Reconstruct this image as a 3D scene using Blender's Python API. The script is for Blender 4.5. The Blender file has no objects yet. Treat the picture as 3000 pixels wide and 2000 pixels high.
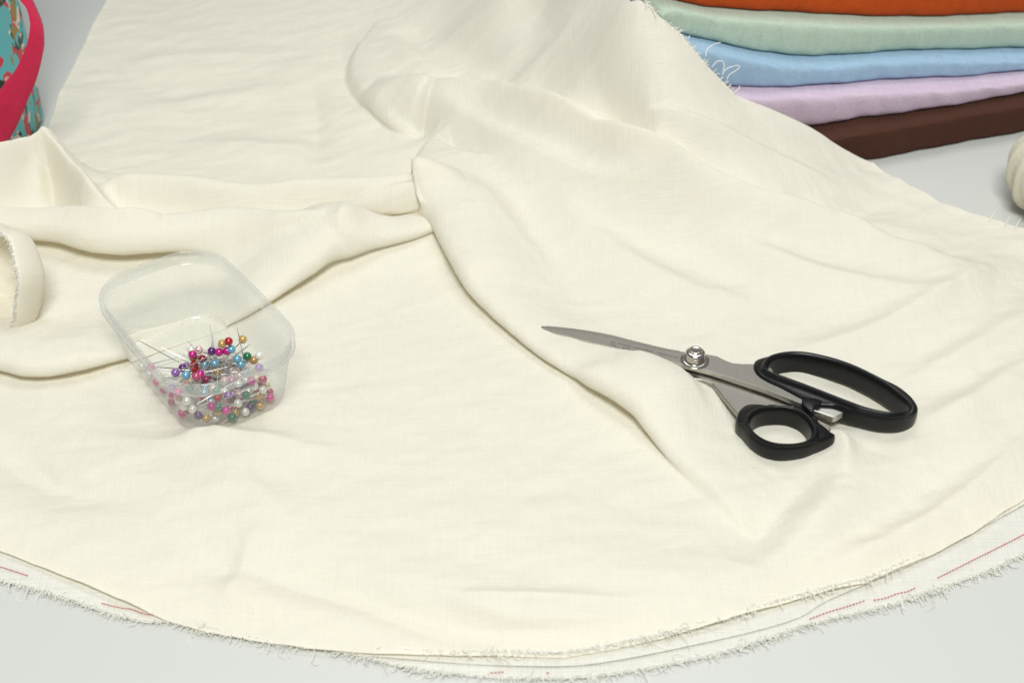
import bpy, bmesh, math, random
import numpy as np
from mathutils import Vector, Matrix

random.seed(7)
RNG = np.random.default_rng(11)
SC = bpy.context.scene
COL = SC.collection

# ------------------------------------------------------------------ camera
PITCH = math.radians(38.0)
DIST = 0.74
CP, SP = math.cos(PITCH), math.sin(PITCH)
CAM = np.array((0.0, -DIST * CP, DIST * SP))
FPX = 3000 * 50 / 36.0
cd = bpy.data.cameras.new('camera')
cam = bpy.data.objects.new('camera', cd)
COL.objects.link(cam)
cam.location = CAM
cam.rotation_euler = (math.pi / 2 - PITCH, 0, 0)
cd.lens = 50
cd.sensor_width = 36
cd.clip_start = 0.02
cd.clip_end = 20
cd.dof.use_dof = True
cd.dof.focus_distance = 0.70
cd.dof.aperture_fstop = 13.0
SC.camera = cam

# ------------------------------------------------------------------ world, lamps, exposure
w = bpy.data.worlds.new('World')
SC.world = w
w.use_nodes = True
w.node_tree.nodes['Background'].inputs[0].default_value = (1.0, 1.0, 1.0, 1)
w.node_tree.nodes['Background'].inputs[1].default_value = 0.21


def area(name, loc, target, sx, sy, power, col=(1, 1, 1)):
    l = bpy.data.lights.new(name, 'AREA')
    l.shape = 'RECTANGLE'
    l.size, l.size_y = sx, sy
    l.energy = power
    l.color = col
    o = bpy.data.objects.new(name, l)
    COL.objects.link(o)
    o.location = loc
    o.rotation_euler = (Vector(target) - Vector(loc)).to_track_quat('-Z', 'Y').to_euler()
    return o


area('softbox_front', (0.02, -0.80, 1.42), (0, 0.08, 0), 0.6, 0.5, 23.2, (0.985, 0.995, 0.960))
area('softbox_overhead', (0.15, 0.75, 1.5), (0, 0.1, 0), 1.0, 0.6, 8.5, (0.99, 1.0, 1.0))
SC.view_settings.view_transform = 'Standard'
SC.view_settings.look = 'None'
SC.view_settings.exposure = 0.0
SC.view_settings.gamma = 1.0
SC.render.engine = 'CYCLES'
SC.cycles.max_bounces = 14
SC.cycles.diffuse_bounces = 9
SC.cycles.transmission_bounces = 14
SC.cycles.transparent_max_bounces = 24


# ------------------------------------------------------------------ pixel helpers (3000 x 2000 photo)
def ray(px, py):
    a = (px - 1500) / FPX
    b = (1000 - py) / FPX
    return np.array((a, b * SP + CP, b * CP - SP))


def at(px, py, z=0.0):
    d = ray(px, py)
    return CAM + d * ((z - CAM[2]) / d[2])


def on_plane(px, py, p0, n):
    d = ray(px, py)
    t = np.dot(p0 - CAM, n) / np.dot(d, n)
    return CAM + d * t


def px_of(p):
    v = np.asarray(p, float) - CAM
    f = v[1] * CP - v[2] * SP
    u = v[1] * SP + v[2] * CP
    return 1500 + FPX * v[0] / f, 1000 - FPX * u / f


# ------------------------------------------------------------------ object helpers
def tag(o, label=None, cat=None, group=None, kind=None):
    if label: o['label'] = label
    if cat: o['category'] = cat
    if group: o['group'] = group
    if kind: o['kind'] = kind
    return o


def thing(name, label, cat, loc=(0, 0, 0), group=None):
    o = bpy.data.objects.new(name, None)
    o.empty_display_size = 0.01
    COL.objects.link(o)
    o.location = loc
    return tag(o, label, cat, group)


def link(name, me, mat, parent=None, smooth=True):
    o = bpy.data.objects.new(name, me)
    COL.objects.link(o)
    if mat is not None:
        me.materials.append(mat)
    if parent is not None:
        o.parent = parent
        bpy_loc = parent_world(parent)
        o.matrix_parent_inverse = Matrix.Translation(-bpy_loc)
    if smooth and len(me.polygons):
        me.polygons.foreach_set('use_smooth', np.ones(len(me.polygons), bool))
    return o


def parent_world(p):
    v = Vector((0, 0, 0))
    if p.parent is None and p.type == 'EMPTY':
        v = Vector(p.location)
    return v


def np_mesh(name, verts, quads, uv=None):
    me = bpy.data.meshes.new(name)
    verts = np.ascontiguousarray(verts, np.float32)
    quads = np.ascontiguousarray(quads, np.int32)
    k = quads.shape[1]
    me.vertices.add(len(verts))
    me.vertices.foreach_set('co', verts.ravel())
    me.loops.add(quads.size)
    me.loops.foreach_set('vertex_index', quads.ravel())
    me.polygons.add(len(quads))
    me.polygons.foreach_set('loop_start', np.arange(0, quads.size, k, dtype=np.int32))
    me.polygons.foreach_set('loop_total', np.full(len(quads), k, np.int32))
    if uv is not None:
        l = me.uv_layers.new(name='UVMap')
        l.data.foreach_set('uv', np.ascontiguousarray(uv[quads.ravel()], np.float32).ravel())
    me.update(calc_edges=True)
    return me


def grid_faces(ns, nt, closed_s=False, closed_t=False):
    f = []
    for i in range(ns if closed_s else ns - 1):
        for j in range(nt if closed_t else nt - 1):
            a, b = i, (i + 1) % ns
            c, d = j, (j + 1) % nt
            f.append((a * nt + c, b * nt + c, b * nt + d, a * nt + d))
    return np.array(f, np.int32)


def loft(rows, closed_s=False, closed_t=False, uv=None, name='m', flip=False):
    rows = np.asarray(rows, float)
    f = grid_faces(rows.shape[0], rows.shape[1], closed_s, closed_t)
    if flip: f = f[:, ::-1]
    return np_mesh(name, rows.reshape(-1, 3), f, None if uv is None else np.asarray(uv).reshape(-1, 2))


def bm_mesh(bm, name='m'):
    me = bpy.data.meshes.new(name)
    bmesh.ops.recalc_face_normals(bm, faces=bm.faces[:])
    bm.to_mesh(me)
    bm.free()
    return me


def catmull(pts, n):
    """smooth curve through pts (k, m), resampled to n by chord length"""
    p = np.asarray(pts, float)
    q = np.vstack([2 * p[0] - p[1], p, 2 * p[-1] - p[-2]])
    out = []
    for i in range(len(p) - 1):
        a, b, c, d = q[i:i + 4]
        t = np.linspace(0, 1, 16, endpoint=False)[:, None]
        out.append(0.5 * (2 * b + (c - a) * t + (2 * a - 5 * b + 4 * c - d) * t ** 2 + (3 * b - 3 * c + d - a) * t ** 3))
    out = np.vstack(out + [p[-1:]])
    L = np.r_[0, np.cumsum(np.linalg.norm(np.diff(out[:, :2], axis=0), axis=1))]
    s = np.linspace(0, L[-1], n)
    return np.stack([np.interp(s, L, out[:, k]) for k in range(p.shape[1])], 1)


def closed_curve(pts, n):
    p = np.asarray(pts, float)
    k = len(p)
    out = []
    for i in range(k):
        a, b, c, d = p[i - 1], p[i], p[(i + 1) % k], p[(i + 2) % k]
        t = np.linspace(0, 1, 16, endpoint=False)[:, None]
        out.append(0.5 * (2 * b + (c - a) * t + (2 * a - 5 * b + 4 * c - d) * t ** 2 + (3 * b - 3 * c + d - a) * t ** 3))
    out = np.vstack(out)
    o2 = np.vstack([out, out[:1]])
    L = np.r_[0, np.cumsum(np.linalg.norm(np.diff(o2[:, :2], axis=0), axis=1))]
    s = np.linspace(0, L[-1], n, endpoint=False)
    return np.stack([np.interp(s, L, o2[:, j]) for j in range(p.shape[1])], 1)


def tubes(lines, radius, sides=4, taper=True):
    V, Fs = [], []
    base = 0
    ang = np.arange(sides) * 2 * math.pi / sides
    for k, L in enumerate(lines):
        L = np.asarray(L, float)
        n = len(L)
        T = np.gradient(L, axis=0)
        T /= np.linalg.norm(T, axis=1)[:, None] + 1e-12
        up = np.where(np.abs(T[:, 2:3]) > 0.9, np.array([[1.0, 0, 0]]), np.array([[0, 0, 1.0]]))
        A = np.cross(T, up)
        A /= np.linalg.norm(A, axis=1)[:, None] + 1e-12
        B = np.cross(T, A)
        r = radius[k] if np.ndim(radius) else radius
        rr = np.full(n, r)
        if taper: rr[-1] *= 0.4
        ring = L[:, None, :] + rr[:, None, None] * (np.cos(ang)[None, :, None] * A[:, None, :] + np.sin(ang)[None, :, None] * B[:, None, :])
        V.append(ring.reshape(-1, 3))
        f = grid_faces(n, sides, False, True) + base
        Fs.append(f)
        base += n * sides
    return np_mesh('tubes', np.vstack(V), np.vstack(Fs))


# ------------------------------------------------------------------ materials
def newmat(name):
    m = bpy.data.materials.new(name)
    m.use_nodes = True
    nt = m.node_tree
    return m, nt, nt.nodes['Principled BSDF'], nt.nodes['Material Output']


def setp(b, **k):
    for n, v in k.items():
        n = n.replace('_', ' ')
        if n in b.inputs:
            b.inputs[n].default_value = v


def simple(name, col, rough=0.5, metal=0.0, **k):
    m, nt, b, o = newmat(name)
    setp(b, Base_Color=(*col, 1), Roughness=rough, Metallic=metal, **k)
    return m


def node(nt, t, **k):
    n = nt.nodes.new(t)
    for a, v in k.items():
        setattr(n, a, v)
    return n


def fabric(name, col, translucent=0.12, bump=0.25, uv=True, scale=1.0, var=0.05, sheen=0.2, fine=True):
    """woven cloth: thread slubs both ways, faint tone change along threads, fuzz"""
    m, nt, b, out = newmat(name)
    setp(b, Roughness=0.9, Sheen_Weight=sheen, Sheen_Roughness=0.5)
    b.inputs['Specular IOR Level'].default_value = 0.15
    tc = node(nt, 'ShaderNodeTexCoord')
    src = tc.outputs['UV' if uv else 'Object']
    hs = []
    for i, sc in enumerate(((1500 * scale, 55 * scale, 800), (50 * scale, 1400 * scale, 60), (330 * scale, 18 * scale, 300), (16 * scale, 300 * scale, 20))):
        mp = node(nt, 'ShaderNodeMapping')
        mp.inputs['Scale'].default_value = sc
        nt.links.new(src, mp.inputs['Vector'])
        nz = node(nt, 'ShaderNodeTexNoise')
        nz.inputs['Scale'].default_value = 1.0
        nz.inputs['Detail'].default_value = 2.0
        nt.links.new(mp.outputs[0], nz.inputs['Vector'])
        hs.append(nz.outputs['Fac'])

    def mth(op, a, c):
        n = node(nt, 'ShaderNodeMath', operation=op)
        for k, v in enumerate((a, c)):
            if isinstance(v, (int, float)): n.inputs[k].default_value = v
            else: nt.links.new(v, n.inputs[k])
        return n.outputs[0]
    fine_h = mth('ADD', hs[0], hs[1])
    slub = mth('ADD', hs[2], hs[3])
    h = mth('ADD', fine_h, mth('MULTIPLY', slub, 0.4))
    bp = node(nt, 'ShaderNodeBump')
    bp.inputs['Strength'].default_value = bump
    bp.inputs['Distance'].default_value = 0.0006
    nt.links.new(h, bp.inputs['Height'])
    nt.links.new(bp.outputs[0], b.inputs['Normal'])
    # tone
    f = mth('ADD', mth('MULTIPLY', mth('SUBTRACT', fine_h, 1.0), 1.0), mth('MULTIPLY', mth('SUBTRACT', slub, 1.0), 0.35))
    g = mth('ADD', mth('MULTIPLY', f, var * 2), 1.0)
    mul = node(nt, 'ShaderNodeMix', data_type='RGBA', blend_type='MULTIPLY')
    mul.inputs['Factor'].default_value = 1.0
    mul.inputs['A'].default_value = (*col, 1)
    nt.links.new(g, mul.inputs['B'])
    nt.links.new(mul.outputs['Result'], b.inputs['Base Color'])
    if translucent:
        tr = node(nt, 'ShaderNodeBsdfTranslucent')
        wm = node(nt, 'ShaderNodeMix', data_type='RGBA', blend_type='MULTIPLY')
        wm.inputs['Factor'].default_value = 1.0
        wm.inputs['B'].default_value = (1.0, 0.91, 0.74, 1)
        nt.links.new(mul.outputs['Result'], wm.inputs['A'])
        nt.links.new(wm.outputs['Result'], tr.inputs['Color'])
        mx = node(nt, 'ShaderNodeMixShader')
        mx.inputs[0].default_value = translucent
        nt.links.new(b.outputs[0], mx.inputs[1])
        nt.links.new(tr.outputs[0], mx.inputs[2])
        nt.links.new(mx.outputs[0], out.inputs['Surface'])
    return m


IVORY = (0.905, 0.880, 0.772)
M_cloth = fabric('ivory_linen', IVORY, 0.22, 0.45, var=0.035)
M_under = fabric('linen_selvedge', (0.79, 0.78, 0.715), 0.1, 0.8, scale=0.8, var=0.08)
M_thread = simple('ivory_thread', (0.97, 0.965, 0.90), 0.9, Sheen_Weight=1.0, Sheen_Roughness=0.6)
nt = M_thread.node_tree
tl = node(nt, 'ShaderNodeBsdfTranslucent')
tl.inputs[0].default_value = (0.95, 0.93, 0.86, 1)
mx = node(nt, 'ShaderNodeMixShader')
mx.inputs[0].default_value = 0.2
nt.links.new(nt.nodes['Principled BSDF'].outputs[0], mx.inputs[1])
nt.links.new(tl.outputs[0], mx.inputs[2])
nt.links.new(mx.outputs[0], nt.nodes['Material Output'].inputs['Surface'])
M_red_thread = simple('red_thread', (0.55, 0.012, 0.02), 0.8)
M_black = simple('black_plastic', (0.006, 0.006, 0.0065), 0.3, Specular_IOR_Level=0.32)
nt = M_black.node_tree
b = nt.nodes['Principled BSDF']
nz = node(nt, 'ShaderNodeTexNoise')
nz.inputs['Scale'].default_value = 260
nz.inputs['Detail'].default_value = 4
tcb = node(nt, 'ShaderNodeTexCoord')
nt.links.new(tcb.outputs['Object'], nz.inputs['Vector'])
mr = node(nt, 'ShaderNodeMapRange')
mr.inputs['To Min'].default_value = 0.24
mr.inputs['To Max'].default_value = 0.42
nt.links.new(nz.outputs['Fac'], mr.inputs['Value'])
nt.links.new(mr.outputs[0], b.inputs['Roughness'])


def steel(name, col, r0, r1, sc=(900, 60, 60)):
    m, nt, b, o = newmat(name)
    setp(b, Base_Color=(*col, 1), Metallic=1.0)
    tc = node(nt, 'ShaderNodeTexCoord')
    mp = node(nt, 'ShaderNodeMapping')
    mp.inputs['Scale'].default_value = sc
    mp.inputs['Rotation'].default_value = (0, 0, math.radians(20))
    nz = node(nt, 'ShaderNodeTexNoise')
    nz.inputs['Scale'].default_value = 1.0
    nz.inputs['Detail'].default_value = 5
    nt.links.new(tc.outputs['Object'], mp.inputs['Vector'])
    nt.links.new(mp.outputs[0], nz.inputs['Vector'])
    mr = node(nt, 'ShaderNodeMapRange')
    mr.inputs['To Min'].default_value = r0
    mr.inputs['To Max'].default_value = r1
    nt.links.new(nz.outputs['Fac'], mr.inputs['Value'])
    nt.links.new(mr.outputs[0], b.inputs['Roughness'])
    bp = node(nt, 'ShaderNodeBump')
    bp.inputs['Strength'].default_value = 0.12
    bp.inputs['Distance'].default_value = 0.0002
    nt.links.new(nz.outputs['Fac'], bp.inputs['Height'])
    nt.links.new(bp.outputs[0], b.inputs['Normal'])
    return m


M_steel = steel('brushed_steel', (0.365, 0.345, 0.305), 0.30, 0.55)
M_steel_edge = steel('ground_steel', (0.66, 0.65, 0.60), 0.3, 0.6, (1500, 200, 200))
M_chrome = simple('chrome', (0.66, 0.63, 0.57), 0.17, 1.0)
M_ink = simple('engraving', (0.10, 0.095, 0.085), 0.6, 0.4)
M_pin = simple('pin_steel', (0.88, 0.87, 0.86), 0.38, 1.0)

# table
M_table, nt, b, o = newmat('white_laminate')
setp(b, Base_Color=(0.60, 0.61, 0.585, 1), Roughness=0.34)
b.inputs['Specular IOR Level'].default_value = 0.4
nz = node(nt, 'ShaderNodeTexNoise')
nz.inputs['Scale'].default_value = 9
nz.inputs['Detail'].default_value = 6
mr = node(nt, 'ShaderNodeMapRange')
mr.inputs['To Min'].default_value = 0.30
mr.inputs['To Max'].default_value = 0.40
nt.links.new(nz.outputs['Fac'], mr.inputs['Value'])
nt.links.new(mr.outputs[0], b.inputs['Roughness'])

# milky plastic
def milky(name, milk):
    m, nt, b, o = newmat(name)
    nt.nodes.remove(b)
    tr = node(nt, 'ShaderNodeBsdfTransparent')
    tr.inputs[0].default_value = (0.97, 0.98, 0.98, 1)
    df = node(nt, 'ShaderNodeBsdfDiffuse')
    df.inputs[0].default_value = (0.97, 0.98, 0.97, 1)
    tl = node(nt, 'ShaderNodeBsdfTranslucent')
    tl.inputs[0].default_value = (0.97, 0.98, 0.97, 1)
    a1 = node(nt, 'ShaderNodeMixShader')
    a1.inputs[0].default_value = 0.62
    nt.links.new(df.outputs[0], a1.inputs[1])
    nt.links.new(tl.outputs[0], a1.inputs[2])
    a2 = node(nt, 'ShaderNodeMixShader')
    a2.inputs[0].default_value = 0.24
    nt.links.new(tr.outputs[0], a2.inputs[1])
    nt.links.new(a1.outputs[0], a2.inputs[2])
    gl = node(nt, 'ShaderNodeBsdfGlossy')
    gl.inputs['Roughness'].default_value = 0.16
    lw = node(nt, 'ShaderNodeLayerWeight')
    pw = node(nt, 'ShaderNodeMath', operation='POWER')
    pw.inputs[1].default_value = 4.0
    nt.links.new(lw.outputs['Facing'], pw.inputs[0])
    fr = node(nt, 'ShaderNodeMath', operation='MULTIPLY_ADD')
    fr.inputs[1].default_value = 0.26
    fr.inputs[2].default_value = 0.045
    nt.links.new(pw.outputs[0], fr.inputs[0])
    a3 = node(nt, 'ShaderNodeMixShader')
    nt.links.new(fr.outputs[0], a3.inputs[0])
    nt.links.new(a2.outputs[0], a3.inputs[1])
    nt.links.new(gl.outputs[0], a3.inputs[2])
    nt.links.new(a3.outputs[0], o.inputs['Surface'])
    mm = node(nt, 'ShaderNodeMath', operation='MULTIPLY_ADD')
    mm.inputs[1].default_value = 0.14
    mm.inputs[2].default_value = milk
    nt.links.new(lw.outputs['Facing'], mm.inputs[0])
    nt.links.new(mm.outputs[0], a2.inputs[0])
    return m


M_pp = milky('milky_polypropylene', 0.085)
M_rim = milky('milky_rim', 0.19)


# ------------------------------------------------------------------ table
tb = np.array([(-2.0, -1.2, 0), (2.0, -1.2, 0), (2.0, 1.8, 0), (-2.0, 1.8, 0)], float)
me = np_mesh('table', np.vstack([tb, tb - (0, 0, 0.03)]),
             np.array([(0, 1, 2, 3), (7, 6, 5, 4), (0, 4, 5, 1), (1, 5, 6, 2), (2, 6, 7, 3), (3, 7, 4, 0)]))
tag(link('table', me, M_table, smooth=False), kind='structure', label='smooth pale grey table top under the ivory cloth')

# ------------------------------------------------------------------ stack plane (needed by the cloth)
G0 = at(2570, 467)
G1 = at(3000, 393)
E1 = (G1 - G0) / np.linalg.norm(G1 - G0)          # along the stack front, to the right
NF = np.array((E1[1], -E1[0], 0.0))               # towards the camera
LEAN = 0.55                                        # each fabric sits a little further back than the one below
NP = NF + np.array((0, 0, LEAN))
NP /= np.linalg.norm(NP)
CLOTH_PLANE = G0 + NF * 0.021


def edge_pt(px, py):
    return on_plane(px, py, CLOTH_PLANE, NP)


# footprint of the pin box (the cloth is pressed flat under it)
BC = np.array((-0.1535, -0.0325))
BU = np.array((0.59, -0.807)); BU /= np.linalg.norm(BU)
BN = np.array((-BU[1], BU[0]))
Z_BASE, Z_RIM = 0.0055, 0.0425
HB, HR = (0.0435, 0.0262), (0.0510, 0.0315)

# ------------------------------------------------------------------ the ivory cloth: relief
edge_up = [edge_pt(*p) for p in ((2560, 478), (2400, 392), (2280, 330), (2150, 272), (2105, 230), (2060, 185), (2000, 110), (1930, 55), (1885, 5), (1850, -60))]
edge_low = [at(3300, 790, .004), at(3120, 708, .005), at(3000, 665, .006), at(2850, 622, .006), at(2750, 590, .007), at(2660, 535, .008)]
back_pt = edge_up[-1] + np.array((-0.02, 0.10, 0.02))

C = []   # controls x, y, z


def ctl(*pts):
    for px, py, z in pts:
        p = at(px, py, z / 1000)
        C.append((p[0], p[1], z / 1000))


ctl((-250, 1520, 5.6), (0, 1605, 3.2), (400, 1765, 3.2), (900, 1885, 3.2), (1300, 1905, 3.2), (1700, 1890, 3.2), (2100, 1800, 3.2), (2500, 1690, 3.2), (3000, 1440, 3.2), (3300, 1250, 5.6),
    (200, 1300, 5), (0, 1180, 4), (700, 1480, 7), (700, 1320, 6), (1200, 1500, 8), (1200, 1720, 8.5), (800, 1660, 8), (1600, 1740, 8.5), (2000, 1680, 8.5), (150, 1400, 8), (2400, 1560, 8), (1200, 1200, 6), (1000, 1000, 5), (1500, 1300, 6), (1900, 1500, 5), (2200, 1620, 5), (2500, 1500, 7),
    (2800, 1300, 8), (2950, 1000, 8), (2400, 1380, 5), (2700, 1100, 5), (2450, 1150, 5), (2200, 1150, 5), (2150, 1280, 4), (2550, 1250, 5), (2100, 1040, 7),
    (600, 1200, 3.6), (450, 1100, 3.6), (700, 950, 4), (800, 1150, 4), (400, 980, 4),
    (2300, 900, 7), (1900, 980, 7), (1600, 850, 7), (2600, 850, 9), (2900, 800, 8), (1500, 650, 9), (1900, 700, 11), (2300, 750, 12), (1400, 450, 12), (1600, 500, 19), (2000, 590, 22), (2250, 620, 19), (2500, 650, 13),
    (0, 900, 6), (300, 850, 5), (600, 800, 4), (520, 900, 3.5), (900, 700, 6), (300, 640, 7), (900, 560, 7), (1150, 600, 7), (-200, 700, 7),
    (300, 420, 5), (700, 400, 5), (1000, 450, 6), (400, 100, 4), (800, 100, 8), (900, 300, 6), (1100, 200, 14), (1300, 30, 34), (1300, 200, 26), (1600, 250, 44), (1600, 20, 66), (1500, 120, 50), (1750, 120, 80), (1850, 300, 62), (2000, 450, 42), (2150, 400, 44), (1750, 450, 30), (1400, -200, 40), (1000, -100, 14), (700, -200, 6))
for p in edge_up[:-1] + edge_low + [back_pt]:
    C.append(tuple(p))
C = np.array(C)
SCL = 8.0


def tps_fit(C):
    P = C[:, :2] * SCL
    n = len(P)
    r2 = ((P[:, None] - P[None]) ** 2).sum(-1)
    K = 0.5 * r2 * np.log(r2 + 1e-12) + np.eye(n) * 2e-3
    A = np.zeros((n + 3, n + 3))
    A[:n, :n] = K
    A[:n, n] = 1
    A[:n, n + 1:] = P
    A[n, :n] = 1
    A[n + 1:, :n] = P.T
    return P, np.linalg.solve(A, np.r_[C[:, 2], 0, 0, 0])


TP, TW = tps_fit(C)


def base_height(x, y):
    X, Y = x * SCL, y * SCL
    z = TW[-3] + TW[-2] * X + TW[-1] * Y
    for (a, c), wt in zip(TP, TW[:-3]):
        r2 = (X - a) ** 2 + (Y - c) ** 2
        z = z + wt * 0.5 * r2 * np.log(r2 + 1e-12)
    return z


def near_curve(x, y, curve, reach):
    """nearest point on polyline: arc fraction s, signed distance d (+ on the left of travel), normals, mask"""
    c = curve[:, :2]
    m = (x > c[:, 0].min() - reach) & (x < c[:, 0].max() + reach) & (y > c[:, 1].min() - reach) & (y < c[:, 1].max() + reach)
    idx = np.nonzero(m)[0]
    px, py = x[idx], y[idx]
    best = np.full(len(idx), 1e9)
    bs = np.zeros(len(idx)); bd = np.zeros(len(idx)); bnx = np.zeros(len(idx)); bny = np.zeros(len(idx)); bout = np.zeros(len(idx))
    n = len(c) - 1
    for i in range(n):
        ax, ay = c[i]
        dx, dy = c[i + 1] - c[i]
        L2 = dx * dx + dy * dy
        t0 = ((px - ax) * dx + (py - ay) * dy) / L2
        t = np.clip(t0, 0, 1)
        qx, qy = px - ax - t * dx, py - ay - t * dy
        d2 = qx * qx + qy * qy
        k = d2 < best
        best[k] = d2[k]
        bs[k] = (i + t[k]) / n
        L = math.sqrt(L2)
        sg = np.sign(dx * qy[k] - dy * qx[k])
        dd = np.sqrt(d2[k])
        bd[k] = np.where(sg == 0, 1, sg) * dd
        bnx[k] = -dy / L
        bny[k] = dx / L
        bout[k] = np.where((i == 0) & (t0[k] < 0) | (i == n - 1) & (t0[k] > 1), 1, 0)
    # smooth normals along the curve, so a shifted sheet does not tear at the joints
    T = np.gradient(c, axis=0)
    for it in range(3):
        T = np.vstack([T[:1], (T[:-2] + 2 * T[1:-1] + T[2:]) / 4, T[-1:]])
    T /= np.linalg.norm(T, axis=1)[:, None]
    ss = np.linspace(0, 1, n + 1)
    bnx, bny = -np.interp(bs, ss, T[:, 1]), np.interp(bs, ss, T[:, 0])
    return idx, bs, bd, bnx, bny, bout


CREST = {}


def ridge(z, x, y, pts, wf, wb, p=1.7, mode='add'):
    """pts: px, py, z total mm, h mm.  wf/wb widths in mm on the near / far side"""
    q = []
    zz = np.array([p_[2] for p_ in pts]) / 1000
    key = tuple(pts)
    if mode == 'auto' and key in CREST:
        zz = CREST[key]
    elif mode == 'auto':    # find where the crest stands on the base surface
        hh = np.array([max(p_[3], 0) for p_ in pts]) / 1000
        for it in range(24):
            g = np.array([at(p_[0], p_[1], z_) for p_, z_ in zip(pts, zz)])
            zz = zz * 0.65 + 0.35 * (base_height(g[:, 0], g[:, 1]) + hh)
        CREST[key] = zz
    for (px, py, zt, h), z_ in zip(pts, zz):
        g = at(px, py, z_)
        q.append((g[0], g[1], h / 1000))
    cv = catmull(q, max(24, 8 * len(q)))
    reach = 2.6 * max(wf, wb) / 1000
    idx, s, d, nx, ny, out = near_curve(x, y, cv, reach)
    h = np.interp(s, np.linspace(0, 1, len(cv)), cv[:, 2])
    w_ = np.where(d > 0, wb, wf) / 1000
    pr = np.exp(-(np.abs(d) / w_) ** p) * h
    if mode in ('add', 'auto'):
        z[idx] += pr
    else:
        k = 0.004
        a = z[idx]
        bb = pr
        z[idx] = np.where(np.abs(bb) < 1e-5, a, 0.5 * (a + bb + np.sqrt((a - bb) ** 2 + k * k)) - 0.5 * k * np.exp(-np.abs(a - bb) / k))


def ztable():
    kn = np.array([(-2.6, -2.6, 0), (-1.9, -1.75, 0), (-1.45, -0.95, 0), (-1.1, -0.15, 0), (-0.85, 0.38, 0.01), (-0.62, 0.60, 0.07), (-0.42, 0.42, 0.17), (-0.2, 0.12, 0.30), (0, 0, 0.47),
                   (0.25, 0.04, 0.69), (0.5, 0.22, 0.88), (0.8, 0.55, 0.985), (1.1, 0.95, 1.0), (1.5, 1.45, 1.0)], float)
    cv = catmull(np.c_[kn[:, 0], kn], 400)[:, 1:]
    o = np.argsort(cv[:, 0])
    return cv[o]


ZT = ztable()


def zfold(P, u, v, pts, width, tail=0.0, width2=60, under=1.0):
    """lip that folds over itself.  pts: px, py, h mm (nose line).  width mm: how far back the crest eases down"""
    hh = np.array([p[2] for p in pts]) / 1000
    uu = np.array([p[3] if len(p) > 3 else 1.0 for p in pts])
    zz = np.full(len(pts), 0.006)
    for it in range(14):
        g = np.array([at(p[0], p[1], z_ + 0.42 * h_) for p, z_, h_ in zip(pts, zz, hh)])
        zz = zz * 0.6 + 0.4 * soft_height(g[:, 0].copy(), g[:, 1].copy())
    q = np.c_[g[:, :2], hh, uu]
    cv = catmull(q, max(40, 8 * len(q)))
    hm = cv[:, 2].max()
    reach = max(3 * hm, (width + width2 if tail else width) / 1000 * 1.1 + 1.6 * hm)
    idx, s, d, nx, ny, out = near_curve(u, v, cv, reach)
    h = np.maximum(np.interp(s, np.linspace(0, 1, len(cv)), cv[:, 2]), 1e-5)
    h = np.where(out > 0, np.minimum(h, 2e-5), h)
    e = d / h
    D = np.interp(e, ZT[:, 0], ZT[:, 1])
    Z = np.interp(e, ZT[:, 0], ZT[:, 2])
    inr = (e > -2.6) & (e < 1.5)
    D = np.where(inr, D, e)
    D = e + (D - e) * np.clip(np.interp(s, np.linspace(0, 1, len(cv)), cv[:, 3]), 0, 1)
    Z = np.where(e > 1.5, 1.0, np.where(e < -2.6, 0.0, Z))
    t = np.clip((d - 1.0 * h) / (width / 1000), 0, 1)
    fall = 1 - t * t * (3 - 2 * t)
    if tail:
        t2 = np.clip((d - 1.0 * h) / ((width + width2) / 1000), 0, 1)
        fall = fall * (1 - tail) + tail * (1 - t2 * t2 * (3 - 2 * t2))
    sh = (D - e) * h
    P[idx, 0] += nx * sh
    P[idx, 1] += ny * sh
    P[idx, 2] += Z * h * fall


def vnoise(x, y, seed):
    r = np.random.default_rng(seed)
    n = 256
    g = r.random((n, n)) * 2 - 1
    xi, yi = np.floor(x).astype(int), np.floor(y).astype(int)
    fx, fy = x - xi, y - yi
    fx = fx ** 3 * (fx * (fx * 6 - 15) + 10)
    fy = fy ** 3 * (fy * (fy * 6 - 15) + 10)
    a = g[xi % n, yi % n]; b_ = g[(xi + 1) % n, yi % n]; c = g[xi % n, (yi + 1) % n]; d = g[(xi + 1) % n, (yi + 1) % n]
    return (a * (1 - fx) + b_ * fx) * (1 - fy) + (c * (1 - fx) + d * fx) * fy


def wrinkle(x, y, ang, lx, ly, seed):
    c, s = math.cos(ang), math.sin(ang)
    u, v = x * c + y * s, -x * s + y * c
    v = v + 0.004 * vnoise(x / 0.03 + 9, y / 0.03 + 4, seed + 50)
    return vnoise(u / lx + 31, v / ly + 17, seed) + 0.45 * vnoise(2.1 * u / lx + 5, 2.1 * v / ly + 71, seed + 1)


HEM_PX = [(-420, 1480), (-200, 1550), (0, 1605), (60, 1628), (150, 1664), (280, 1718), (400, 1768), (480, 1804), (600, 1838), (750, 1866), (900, 1888), (1100, 1908), (1250, 1911), (1400, 1914), (1500, 1912), (1650, 1915),
          (1800, 1890), (1937, 1862), (2050, 1834), (2167, 1800), (2339, 1748), (2460, 1716), (2534, 1700), (2597, 1674), (2740, 1612), (2855, 1550), (2930, 1500), (3000, 1455), (3150, 1350), (3400, 1180)]
HEM = np.array([at(px, py, 0.005)[:2] for px, py in HEM_PX])
left_pts = [at(*p, .003)[:2] for p in ((-250, 640), (-50, 520), (110, 435), (140, 372), (190, 250), (250, 122), (310, 0), (345, -70))]
POLY = np.vstack([HEM, [p[:2] for p in edge_low], [p[:2] for p in edge_up], [back_pt[:2]], [(back_pt[0] - 0.05, 0.56)], [(left_pts[-1][0] + 0.0, 0.56)], left_pts[::-1], [(left_pts[0][0] - 0.1, left_pts[0][1])]])


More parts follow.
